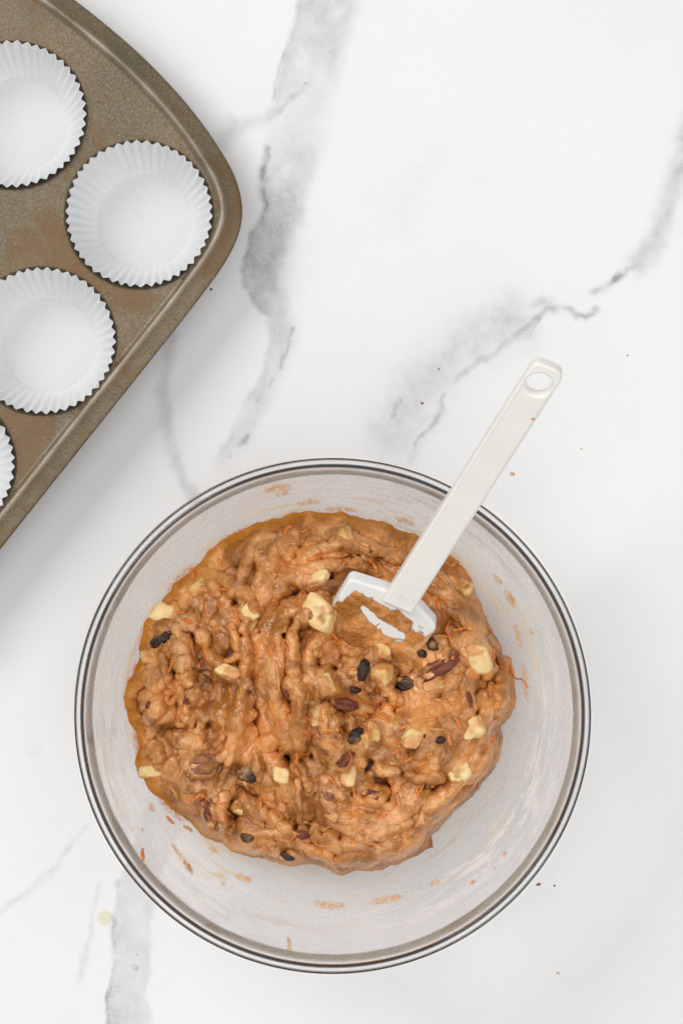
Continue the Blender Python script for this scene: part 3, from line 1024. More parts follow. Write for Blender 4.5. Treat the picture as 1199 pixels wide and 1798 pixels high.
RAISIN = [(287, 1121, 50, 28, -32), (715, 1202, 46, 27, 18), (770, 1299, 24, 13, 5), (625, 1292, 34, 22, -50), (637, 1176, 40, 24, -80), (758, 1132, 26, 20, 60), (741, 1147, 18, 14, 20),
          (440, 1360, 48, 26, 5), (505, 1503, 28, 15, 25), (434, 1471, 24, 16, 15), (650, 1345, 20, 14, 20), (733, 962, 12, 10, 0), (748, 1378, 16, 11, 10), (624, 1212, 20, 12, 15)]
PECAN = [(770, 1171, 74, 26, -33, 0), (608, 1237, 38, 18, 12, 0), (824, 1228, 24, 8, 80, 0), (851, 1223, 18, 7, 80, 0), (363, 1189, 22, 11, -20, 0), (338, 1218, 42, 14, -55, 0), (326, 1256, 28, 14, -60, 1),
         (503, 1216, 28, 9, 60, 0), (368, 1422, 54, 18, 82, 0), (357, 1342, 42, 28, -10, 1), (530, 1466, 22, 12, 15, 0), (580, 1304, 46, 34, 25, 1), (602, 1334, 26, 18, -50, 0), (577, 1398, 18, 14, 40, 1),
         (662, 1398, 34, 12, 25, 0), (260, 1238, 14, 7, -70, 0), (643, 1392, 16, 10, 30, 0)]
CARROT = [  # x, y, length px, turn deg, bend, coated
    (507, 934, 26, -60, 1.0, 0), (553, 978, 34, -18, 0.2, 0), (387, 988, 18, 60, 0.2, 0), (338, 1004, 16, 75, 0.1, 0), (390, 1036, 22, 0, 0.3, 0), (363, 1066, 24, 82, 0.1, 0), (395, 1012, 18, -60, 0.2, 1),
    (419, 1080, 34, 78, 0.5, 0), (360, 1146, 34, 72, 0.3, 0), (406, 1100, 20, 50, 0.4, 0), (487, 1188, 60, 84, 0.1, 1), (484, 1256, 64, 70, 0.15, 0), (517, 1110, 30, 72, 0.2, 1), (594, 1118, 44, 45, 0.5, 0),
    (553, 1034, 30, -22, 0.1, 0), (753, 1262, 34, -10, 0.3, 0), (788, 1118, 34, 66, 0.1, 0), (806, 1104, 26, -15, 0.2, 0), (673, 1262, 22, 35, 0.2, 0), (711, 1275, 22, -25, 0.1, 0),
    (803, 1270, 26, 62, 0.3, 0), (831, 1187, 18, 55, 0.2, 0), (897, 1176, 22, 70, 0.2, 0), (716, 1334, 18, -30, 0.2, 0), (742, 1342, 26, -20, 0.2, 0), (864, 1298, 12, 70, 0.1, 0), (688, 1386, 24, 80, 0.3, 0),
    (733, 1391, 22, 78, 0.1, 0), (621, 1392, 26, 82, 0.1, 0), (453, 1338, 36, 80, 0.2, 1), (457, 1408, 22, 86, 0.1, 0), (338, 1398, 28, -15, 1.0, 0), (468, 1493, 20, 40, 0.2, 0), (468, 1468, 10, 70, 0.1, 0),
    (309, 1404, 44, 70, 0.4, 1), (593, 1285, 18, 80, 0.2, 0), (655, 995, 34, 55, 0.4, 0), (600, 975, 24, -10, 0.2, 0), (640, 957, 18, 20, 0.2, 1), (698, 965, 16, -20, 0.2, 0), (800, 990, 18, -30, 0.3, 1),
    (770, 1060, 20, 80, 0.2, 0), (712, 1102, 14, -50, 0.2, 1), (575, 1290, 14, 60, 0.2, 0), (630, 1425, 20, 15, 0.4, 1), (672, 1432, 16, -20, 0.2, 0), (585, 1412, 18, 40, 0.2, 1), (700, 1405, 30, 75, 0.2, 1),
    (710, 1488, 34, -35, 0.2, 1), (650, 1480, 30, 15, 0.1, 1), (618, 1478, 16, 30, 0.1, 0), (590, 1510, 12, 85, 0.1, 0), (432, 1380, 20, 60, 0.2, 1), (495, 1320, 16, 70, 0.2, 1), (540, 1290, 18, 60, 0.2, 0),
    (425, 1255, 14, 75, 0.2, 1), (380, 1105, 16, -30, 0.2, 1), (330, 1090, 18, 30, 0.2, 0), (345, 1070, 14, 80, 0.2, 1), (355, 1165, 14, 85, 0.2, 0), (333, 1172, 22, 80, 0.1, 1), (405, 1213, 12, 80, 0.1, 0),
    (362, 1210, 14, 30, 0.2, 0), (300, 1440, 20, 45, 0.2, 0), (330, 1455, 20, 30, 0.2, 1), (500, 1475, 22, 15, 0.2, 1), (540, 1445, 20, 20, 0.2, 1), (675, 1220, 14, 0, 0.2, 1), (640, 1255, 16, 30, 0.2, 0),
    (790, 1300, 20, 80, 0.4, 1), (770, 1230, 14, 20, 0.2, 1), (860, 1105, 14, 50, 0.2, 1), (525, 1235, 20, 85, 0.1, 1), (575, 1265, 30, 80, 0.2, 1), (265, 1100, 14, 60, 0.2, 0), (252, 1285, 12, 30, 0.2, 0),
    (442, 1225, 16, 70, 0.1, 1), (690, 1340, 14, 10, 0.2, 1), (755, 1325, 16, -25, 0.2, 1), (480, 1480, 12, 10, 0.1, 1), (620, 1175, 14, -10, 0.1, 1), (682, 1180, 12, -45, 0.1, 0), (670, 1300, 20, 50, 0.2, 1),
]


def outline_r(ang):
    """distance from OC (px) to the outline, with a ragged edge"""
    d = OUT - OC
    a = np.arctan2(d[:, 1], d[:, 0]); r = np.hypot(d[:, 0], d[:, 1])
    i = np.argsort(a); a = a[i]; r = r[i]
    a = np.concatenate([a - 2 * PI, a, a + 2 * PI]); r = np.concatenate([r, r, r])
    R = np.interp(ang, a, r)
    c, s = np.cos(ang), np.sin(ang)
    R = R + 7 * fbm(c * 6, s * 6, 0.5, 4) + 2.5 * fbm(c * 17, s * 17, 3.1, 3)
    return R


def edge_world(ang):
    R = outline_r(ang)
    px = OC[0] + R * np.cos(ang); py = OC[1] + R * np.sin(ang)
    z = np.full(px.shape, 0.045)
    for _ in range(10):
        s = S0 * (CAM_Z - z) / CAM_Z
        X = (px - CX) * s; Y = (CY - py) * s
        z = wall_z(np.hypot(X - BX, Y - BY) + 0.0010)
    return X, Y, z


_angt = np.linspace(-PI, PI, 2000, endpoint=False)
_EX, _EY, _EZ = edge_world(_angt)


def random_lobes():
    r = random.Random(21)
    out = []
    while len(out) < 130:
        x = r.uniform(225, 900); y = r.uniform(900, 1530)
        rr = math.hypot(x - 575, y - 1180)
        if math.hypot((x - 565) / 335, (y - 1215) / 312) > 0.97:
            continue
        ringy = x > 640 or y > 1400 or y < 1040
        a = math.atan2(y - 1180, x - 575) + PI / 2 if ringy else PI / 2 + r.gauss(0.1, 0.45)
        a += r.gauss(0, 0.35)
        w = r.choice([6, 9, 12, 16, 20, 26]) * r.uniform(0.8, 1.2)
        L = w * r.uniform(1.5, 7.5)
        c = r.gauss(0, 0.5) / max(L, 20)
        pts = []
        n = 4
        for i in range(n):
            f = (i / (n - 1) - 0.5) * L
            b = a + c * f * 2
            pts.append((x + f * math.cos(b), y + f * math.sin(b)))
        out.append((w, r.uniform(1.6, 3.2) + 0.14 * w, pts))
    out.sort(key=lambda t: -t[0])
    return out


SMALL = random_lobes()


def cover_lobes():
    """batter lapping over one side of each piece stirred in"""
    r = random.Random(4)
    out = []
    for it in [(x, y, a, b) for x, y, a, b, t, c in APPLE] + [(x, y, a, b) for x, y, a, b, t in RAISIN] + [(x, y, a, b) for x, y, a, b, t, c in PECAN]:
        x, y, a, b = it
        m = min(a, b)
        for _ in range(2):
            q = r.uniform(0, 2 * PI)
            cx, cy = x + 0.50 * a * math.cos(q), y + 0.50 * b * math.sin(q)
            L = m * r.uniform(0.3, 0.6)
            p = q + PI / 2 + r.gauss(0, 0.3)
            out.append((m * r.uniform(0.22, 0.34), 1.2 + m * 0.105 * r.uniform(0.7, 1.2), [(cx - L * math.cos(p), cy - L * math.sin(p)), (cx, cy), (cx + L * math.cos(p), cy + L * math.sin(p))]))
    return out


COVERS = cover_lobes()


def relief(px, py):
    """height of the stirred surface above its mean level, in mm, at photo position px,py"""
    # two stirring flows: rings on the right and below, pulled strands on the left
    rr = np.hypot(px - 575, py - 1180); aa = np.arctan2(py - 1180, px - 575)
    ring = sstep(60, 240, px - 480 + (py - 1200) * 0.35) * 0.8 + 0.25 * sstep(1350, 1450, py)
    ring = np.maximum(ring, 1 - sstep(980, 1060, py))
    ring = np.clip(ring, 0, 1)
    wx = px + 20 * fbm(px / 50, py / 50, 2.2, 3); wy = py + 20 * fbm(px / 50, py / 50, 8.2, 3)
    wr = rr + 12 * fbm(px / 45, py / 45, 5.5, 3)
    f_ring = 2.4 * np.abs(perlin(wr / 24, aa * 2.1, 3.3)) - 0.5 + 0.9 * (np.abs(perlin(wr / 11, aa * 4.2, 9.3)) - 0.3)
    f_pull = 2.4 * np.abs(perlin(wx / 26, wy / 80, 6.3)) - 0.5 + 0.9 * (np.abs(perlin(wx / 12, wy / 40, 4.3)) - 0.3)
    z = 1.0 * ring * f_ring + 0.8 * (1 - ring) * f_pull
    z = z + 2.3 * (ring * (np.abs(perlin(wr / 40, aa * 1.5, 13.3)) * 2.2 - 0.6) + (1 - ring) * (np.abs(perlin(wx / 40, wy / 95, 16.3)) * 2.2 - 0.6))
    # lumps
    z = z + 1.7 * fbm(wx / 42, wy / 42, 1.5, 2) + 0.35 * fbm(wx / 17, wy / 17, 7.1, 2)
    fine = ring * perlin(wr / 5.5, aa * 9, 2.9) + (1 - ring) * perlin(wx / 6, wy / 26, 2.9)
    pm = sstep(-0.15, 0.35, fbm(px / 60, py / 60, 15.5, 2))          # porous here, slick there
    fine = 0.42 * fine + pm * (0.26 * perlin(px / 7, py / 7, 2.2) + 0.26 * perlin(px / 3.6, py / 3.6, 4.4)) + 0.07 * perlin(px / 4, py / 4, 9.4)
    z = z + 0.35 * fine
    rough = 0.9 * fbm(px / 24, py / 24, 12.0, 2) + 0.5 * fine
    # perturb positions so that lobes have uneven outlines
    qx = px + 4.5 * fbm(px / 22, py / 22, 20.1, 3); qy = py + 4.5 * fbm(px / 22, py / 22, 31.7, 3)
    for w, h, pts in VALLEY:
        m = near(px, py, pts, 3 * w + 10)
        if not m.any():
            continue
        d, p, s = polydist(qx[m], qy[m], pts)
        ta = np.minimum(sstep(-0.05, 0.2, p), 1 - sstep(0.8, 1.05, p))
        z[m] = z[m] - h * 1.9 * np.exp(-(d / w)**2) * (0.5 + 0.5 * ta)
    low = 0.35 * z
    for k, (w, h, pts) in enumerate(SMALL + TUBES + COVERS):
        x0 = min(a for a, b in pts) - w * 2; x1 = max(a for a, b in pts) + w * 2
        y0 = min(b for a, b in pts) - w * 2; y1 = max(b for a, b in pts) + w * 2
        m = (px > x0) & (px < x1) & (py > y0) & (py < y1)
        if not m.any():
            continue
        d, p, s = polydist(qx[m], qy[m], pts)
        ww = w * (1 + 0.5 * perlin(p * 3.1 + k * 7.7, np.full(p.shape, k * 1.3), 0.5) + 0.3 * perlin(p * 7 + k * 3.7, np.full(p.shape, k * 2.3), 0.5))
        ww = (1.12 if k >= len(SMALL) else 1.0) * ww * (0.75 + 0.25 * np.sin(PI * np.clip(p, 0, 1)))
        q = np.clip(1 - (d / ww)**2, 0, 1)
        hh = (1.65 if k >= len(SMALL) else 0.95) * h * (0.8 + 0.2 * np.sin(PI * p)) * q**0.6
        top = low[m] + hh + rough[m]
        zz = z[m]
        # smooth union of lobe and ground, only where the lobe is
        kk = 1.1
        hmix = np.clip(0.5 + 0.5 * (top - zz) / kk, 0, 1)
        un = zz * (1 - hmix) + top * hmix + kk * hmix * (1 - hmix)
        z[m] = np.where(q > 0, un * sstep(0, 0.12, q) + zz * (1 - sstep(0, 0.12, q)), zz)
    for x, y, r, h in PITS:
        if r <= 4:
            continue
        m = (np.abs(px - x) < 3 * r) & (np.abs(py - y) < 3 * r)
        if m.any():
            d = np.hypot(qx[m] - x, (qy[m] - y) * 0.85)
            z[m] = z[m] - h * 1.5 * (1 - sstep(0.2 * r, 1.25 * r, d))
    # batter rides up against what is stirred into it
    for x, y, a, b, t, c in APPLE:
        z = _cling(px, py, z, x, y, a, b, 0.085 if c else 0.055)
    for x, y, a, b, t in RAISIN:
        z = _cling(px, py, z, x, y, a, b, 0.04)
    for x, y, a, b, t, c in PECAN:
        z = _cling(px, py, z, x, y, a, b, 0.07 if c else 0.035)
    return z


def _cling(px, py, z, x, y, a, b, k):
    r = 0.5 * (a + b)
    m = (np.abs(px - x) < 1.6 * r) & (np.abs(py - y) < 1.6 * r)
    if m.any():
        d = np.hypot(px[m] - x, py[m] - y)
        z[m] = z[m] + k * r * np.exp(-(d / (0.75 * r))**2)
    return z


def mean_level(px, py):
    z = 53.5 + 13.5 * np.exp(-(((px - 530) / 105)**2 + ((py - 1200) / 140)**2))
    z = z + 6.0 * np.exp(-(((px - 720) / 105)**2 + ((py - 1290) / 75)**2)) + 4.0 * np.exp(-(((px - 310) / 60)**2 + ((py - 1190) / 110)**2))
    z = z - 3.0 * np.exp(-(((px - 640) / 70)**2 + ((py - 1030) / 40)**2))
    z = z - 3.5 * np.exp(-(((px - 690) / 60)**2 + ((py - 1195) / 35)**2))
    z = z - 5 * sstep(1380, 1540, py) - 4 * sstep(800, 920, px)
    z = z + 2.0 * (1 - sstep(250, 380, px))
    return z


def batter_point(X, Y, fill, dedge, ez):
    """Z (m) for a point, with dedge = distance to the outline in mm and ez the wall height there"""
    lev = np.full(X.shape, 0.056)
    for _ in range(3):
        px, py = topx(X, Y, lev)
        lev = mean_level(px, py) * MM
    px, py = topx(X, Y, lev)
    w = 14 + 10 * sstep(-200, 200, -(px - 560) - (py - 1215))       # gentler against the upper-left glass
    q = np.clip(dedge / w, 0, 1)
    prof = np.sin(0.5 * PI * q)**0.92
    amp = sstep(0, 4.5, dedge)
    top = lev + relief(px, py) * MM * amp
    return ez + (top - ez) * prof, px, py


ZMAP = np.zeros((340, 360))


def build_batter():
    root = thing('carrot_muffin_batter', 'thick brown carrot muffin batter with fruit and nuts in the glass bowl', 'batter', (BX, BY, 0.006))
    NA, NR = 1150, 330
    ang = np.linspace(-PI, PI, NA, endpoint=False)
    EX, EY, EZ = edge_world(ang)
    C = at(OC[0], OC[1], 0.055)
    t = np.linspace(0, 1, NR)
    t = 1 - (1 - t)**1.0
    T, _ = np.meshgrid(t, ang, indexing='ij')
    X = C.x + (EX[None] - C.x) * T; Y = C.y + (EY[None] - C.y) * T
    # true distance to the outline (coarse outline, good enough)
    ei = np.arange(0, NA, 6)
    de = np.full(X.shape, 1e9)
    ex, ey = EX[ei], EY[ei]
    for i in range(len(ei)):
        de = np.minimum(de, (X - ex[i])**2 + (Y - ey[i])**2)
    de = np.sqrt(de) / MM
    de = np.minimum(de, (1 - T) * np.hypot(EX - C.x, EY - C.y)[None] / MM + 0.0)
    Z, px, py = batter_point(X, Y, None, de, EZ[None] + 0 * X)
    bot = wall_z(np.hypot(X - BX, Y - BY) + 0.0010)
    Z = np.maximum(Z, bot)
    # fold lobes over a little: slide high places outwards so that edges overhang
    V = np.stack([X - BX, Y - BY, Z - 0.006], -1).reshape(-1, 3)
    f = grid_faces(NA, NR, True)
    # underside lying on the glass
    nb = 7
    rows = []
    for i in range(1, nb + 1):
        k = 1 - i / nb * 0.985
        x = C.x + (EX - C.x) * k; y = C.y + (EY - C.y) * k
        rows.append(np.stack([x - BX, y - BY, wall_z(np.hypot(x - BX, y - BY) + 0.0008) - 0.006], -1))
    B = np.concatenate(rows)
    n0 = len(V)
    V = np.concatenate([V, B])
    fb = grid_faces(NA, nb + 1, True) + (NR - 1) * NA
    f = np.concatenate([f, fb])[:, ::-1]
    me = fast_mesh('batter_mass', V, f)
    nrm = np.zeros(len(V) * 3, np.float32)
    me.vertices.foreach_get('normal', nrm)
    nrm = nrm.reshape(-1, 3)
    if nrm[:n0, 2].mean() < 0:
        nrm = -nrm
        me.flip_normals()
    sl = np.clip(1 - nrm[:, 2:3], 0, 1)
    am = np.concatenate([sstep(1.0, 6.0, de).ravel(), np.zeros(len(B))])[:, None]
    V = V + np.concatenate([nrm[:, :2] * 0.0009, nrm[:, 2:3] * 0.0], 1) * am
    me.vertices.foreach_set('co', V.astype(np.float32).ravel())
    me.update()
    W = V[:n0] + np.array([BX, BY, 0.006])
    qx, qy = topx(W[:, 0], W[:, 1], W[:, 2])
    ii = np.clip(((qy - 880) / 2).astype(int), 0, 339); jj = np.clip(((qx - 200) / 2).astype(int), 0, 359)
    np.maximum.at(ZMAP, (ii, jj), W[:, 2])
    ul = sstep(-200, 150, -(px - 560) - (py - 1215))
    thin = np.clip((1 - sstep(0.5, 6.0, de + 3.5 * fbm(px / 14, py / 14, 3.3, 3))) * (0.25 + 0.7 * ul), 0, 1).ravel()
    attr(me, 'thin', np.concatenate([thin, np.ones(len(B))]))
    attr(me, 'side', np.concatenate([(1 - sstep(4.0, 11.0, de)).ravel(), np.ones(len(B))]))     # gloss cut near the glass to damp the grazing sheen
    obj('batter_mass', me, M_batter, root)
    return root


BATTER = build_batter()
BROOT = Vector((BX, BY, 0.006))


def surf(px, py):
    """world point on the batter's top near photo pixel px,py"""
    i = min(max(int((py - 880) / 2), 0), 339); j = min(max(int((px - 200) / 2), 0), 359)
    k = 1
    while True:
        w = ZMAP[max(i - k, 0):i + k + 1, max(j - k, 0):j + k + 1]
        w = w[w > 0]
        if len(w):
            return at(px, py, float(np.mean(w)))
        k += 1


# ---------------------------------------------------------------- ingredients
def blob_mesh(name, seed, shape):
    bm = bmesh.new()
    if shape == 'cube':
        bmesh.ops.create_icosphere(bm, subdivisions=4, radius=1.0)
    else:
        bmesh.ops.create_icosphere(bm, subdivisions=4, radius=1.0)
    co = np.array([v.co[:] for v in bm.verts])
    x, y, z = co.T
    if shape == 'cube':
        e = 5.0                                        # cube with worn edges
        k = 1.0 / (np.abs(x)**e + np.abs(y)**e + np.abs(z)**e)**(1 / e)
        k = k * (1 + 0.16 * fbm(x * 0.9 + seed, y * 0.9, z * 0.9 + seed, 3))
        co = co * k[:, None]
        co[:, 0] += 0.22 * y * math.sin(seed * 5) + 0.12 * z
        co[:, 1] += 0.2 * z * math.cos(seed * 3)
    elif shape == 'raisin':
        wr = np.abs(perlin(x * 0.8 + seed, y * 2.0, z * 2.0 + seed)) * 0.34 + 0.10 * np.abs(perlin(x * 2 + seed, y * 4, z * 4))
        co = co * (0.85 + wr)[:, None]
    elif shape == 'pecan':
        lob = 0.16 * np.cos(np.arctan2(z, y) * 2) + 0.16 * np.abs(perlin(x * 2.2 + seed, y * 3.2, z * 3.2))
        gro = -0.34 * np.exp(-(y / 0.16)**2) * (z > 0) * (1 - x**4)
        co = co * (0.95 + lob + gro + 0.14 * fbm(x * 2 + seed, y * 2, z * 2, 3))[:, None]
    for v, c in zip(bm.verts, co):
        v.co = c
    me = bpy.data.meshes.new(name); bm.to_mesh(me); bm.free()
    me.polygons.foreach_set('use_smooth', np.ones(len(me.polygons), bool))
    return me


def variants(name, shape, n, mats):
    out = []
    for m in mats:
        row = []
        for i in range(n):
            me = blob_mesh(name, 1.7 * i + 0.37, shape)
            me.materials.append(m)
            row.append(me)
        out.append(row)
    return out


V_app = variants('apple_cube', 'cube', 5, [M_apple, M_applec])
V_rai = variants('raisin', 'raisin', 4, [M_raisin])
V_pec = variants('pecan_piece', 'pecan', 4, [M_pecan, M_pecanc])

SPATULA_KEEP = None


def place(name, me, x, y, a, b, turn, hz, lift, tilt=0.25):
    P = surf(x, y)
    k = sc(P.z)
    o = obj(name, me, None, BATTER)
    o.location = P - BROOT + Vector((0, 0, lift * hz))
    o.scale = (a * 0.5 * k, b * 0.5 * k, hz)
    o.rotation_euler = (random.uniform(-tilt, tilt), random.uniform(-tilt, tilt), -math.radians(turn))
    return o


for i, (x, y, a, b, t, c) in enumerate(APPLE):
    hz = 0.5 * min(a, b) * 0.27e-3
    me = V_app[c][i % 5]
    place('apple_cube', me, x, y, a * 1.22, b * 1.22, t, hz * 1.15, -0.62 if not c else -0.8, 0.6)
for i, (x, y, a, b, t) in enumerate(RAISIN):
    place('raisin', V_rai[0][i % 4], x, y, a * 1.05, b * 1.1, t, 0.5 * b * 0.27e-3, -0.15, 0.2)
for i, (x, y, a, b, t, c) in enumerate(PECAN):
    place('pecan_piece', V_pec[c][i % 4], x, y, a * 1.05, b * 1.15, t, 0.5 * b * 0.27e-3, -0.1 if not c else -0.35, 0.2)


def carrot_shred(x, y, L, turn, bend, coated, seed, parent=None, onsurf=True, width=None, lift=0.12):
    """a grated strip that follows the batter's surface"""
    n = 11
    a = math.radians(turn)
    hw = width or (2.7 + 1.6 * random.random())
    pts = []
    for i in range(n):
        f = i / (n - 1) - 0.5
        yy = bend * L * 0.9 * (0.25 - f * f) * (1 if seed % 2 else -1)
        xx = f * L
        pts.append((x + xx * math.cos(a) - yy * math.sin(a), y + xx * math.sin(a) + yy * math.cos(a)))
    W = [surf(*p) for p in pts]
    zs = np.array([w.z for w in W])
    zs = np.convolve(np.pad(zs, 2, 'edge'), np.ones(5) / 5, 'valid') * 0.6 + zs * 0.4
    W = [at(p[0], p[1], z + lift * MM) for p, z in zip(pts, zs)]
    o0 = W[n // 2]
    vs = []
    for i, w in enumerate(W):
        tg = (W[min(i + 1, n - 1)] - W[max(i - 1, 0)]).normalized()
        sd = Vector((-tg.y, tg.x, 0)).normalized()
        up = tg.cross(sd) * -1
        if up.z < 0:
            up = -up
        f = abs(i / (n - 1) - 0.5) * 2
        r = hw * 0.27e-3 * (1 - 0.55 * f**3) * (1 + 0.2 * math.sin(i * 1.7 + seed))
        for k in range(6):
            q = 2 * PI * k / 6
            vs.append(w + sd * (r * math.cos(q)) + up * (r * 0.62 * math.sin(q)) - o0)
    faces = []
    for i in range(n - 1):
        for k in range(6):
            faces.append((i * 6 + k, i * 6 + (k + 1) % 6, (i + 1) * 6 + (k + 1) % 6, (i + 1) * 6 + k))
    faces.append(tuple(range(5, -1, -1))); faces.append(tuple((n - 1) * 6 + k for k in range(6)))
    me = fast_mesh('carrot_shred', vs, faces)
    return obj('carrot_shred', me, M_carrotc if coated else M_carrot, BATTER, o0 - BROOT)


for i, (x, y, L, t, b, c) in enumerate(CARROT):
    carrot_shred(x, y, L * 0.95, t, b, c, i)
r_ = random.Random(9)
k_ = 0
while k_ < 175:
    x, y = r_.uniform(240, 890), r_.uniform(905, 1520)
    if math.hypot((x - 565) / 325, (y - 1215) / 302) > 0.97:
        continue
    ringy = x > 640 or y > 1400 or y < 1040
    tn = math.degrees(math.atan2(y - 1180, x - 575) + PI / 2) if ringy else 85
    carrot_shred(x, y, r_.uniform(10, 30), tn + r_.gauss(0, 35), r_.uniform(0, 0.5), r_.random() < 0.45, k_, width=r_.uniform(1.4, 2.8), lift=0.15)
    k_ += 1


def glass_shred(pts, w, lift, name='carrot_shred'):
    """a shred stuck on the glass"""
    W = []
    for x, y in pts:
        z = 0.05
        for _ in range(8):
            P = at(x, y, z)
            r = math.hypot(P.x - BX, P.y - BY)
            z = float(wall_z(r)) + lift
        W.append(P)
    o0 = W[len(W) // 2]
    vs = []; faces = []
    n = len(W)
    for i, p in enumerate(W):
        tg = (W[min(i + 1, n - 1)] - W[max(i - 1, 0)]).normalized()
        sd = Vector((-tg.y, tg.x, 0)).normalized()
        up = tg.cross(sd)
        r = w * 0.27e-3 * (0.6 if i in (0, n - 1) else 1)
        for k in range(6):
            q = 2 * PI * k / 6
            vs.append(p + sd * r * math.cos(q) + up * r * 0.6 * math.sin(q) - o0)
    for i in range(n - 1):
        for k in range(6):
            faces.append((i * 6 + k, i * 6 + (k + 1) % 6, (i + 1) * 6 + (k + 1) % 6, (i + 1) * 6 + k))
    faces += [tuple(range(5, -1, -1)), tuple((n - 1) * 6 + k for k in range(6))]
    return fast_mesh(name, vs, faces), o0


me, p0 = glass_shred([(251, 1490), (250, 1497), (252, 1504), (252, 1511)], 3.2, 0.0012)
o = obj('carrot_shred', me, M_carrot, None, p0)
tag(o, 'lone orange carrot shred stuck to the bare glass at the bowl\'s lower left', 'carrot shred')
me, p0 = glass_shred([(898, 1186), (906, 1192), (914, 1192), (921, 1198), (925, 1208)], 1.8, 0.004)
o = obj('carrot_shred', me, M_carrot, BATTER, p0 - BROOT)


# ================================================================== spatula
def curve_mesh(splines, half, bevel, res=3):
    cu = bpy.data.curves.new('outline', 'CURVE')
    cu.dimensions = '2D'; cu.fill_mode = 'BOTH'
    cu.extrude = half - bevel; cu.bevel_depth = bevel; cu.bevel_resolution = res
    cu.offset = -bevel
    for pts in splines:
        s = cu.splines.new('POLY')
        s.points.add(len(pts) - 1)
        for p, q in zip(s.points, pts):
            p.co = (q[0], q[1], 0, 1)
        s.use_cyclic_u = True
    o = bpy.data.objects.new('tmp', cu); COL.objects.link(o)
    bpy.context.view_layer.update()
    me = bpy.data.meshes.new_from_object(o.evaluated_get(bpy.context.evaluated_depsgraph_get()))
    bpy.data.objects.remove(o); bpy.data.curves.remove(cu)
    return me


def rounded(poly, rad, n=8):
    out = []
    N = len(poly)
    for i in range(N):
        p0 = Vector(poly[i - 1]); p1 = Vector(poly[i]); p2 = Vector(poly[(i + 1) % N])
        r = rad[i] if isinstance(rad, (list, tuple)) else rad
        a = (p0 - p1).normalized(); b = (p2 - p1).normalized()
        A = p1 + a * r; B = p1 + b * r
        for k in range(n + 1):
            t = k / n
            out.append(tuple((1 - t)**2 * A + 2 * t * (1 - t) * p1 + t * t * B))
    return out


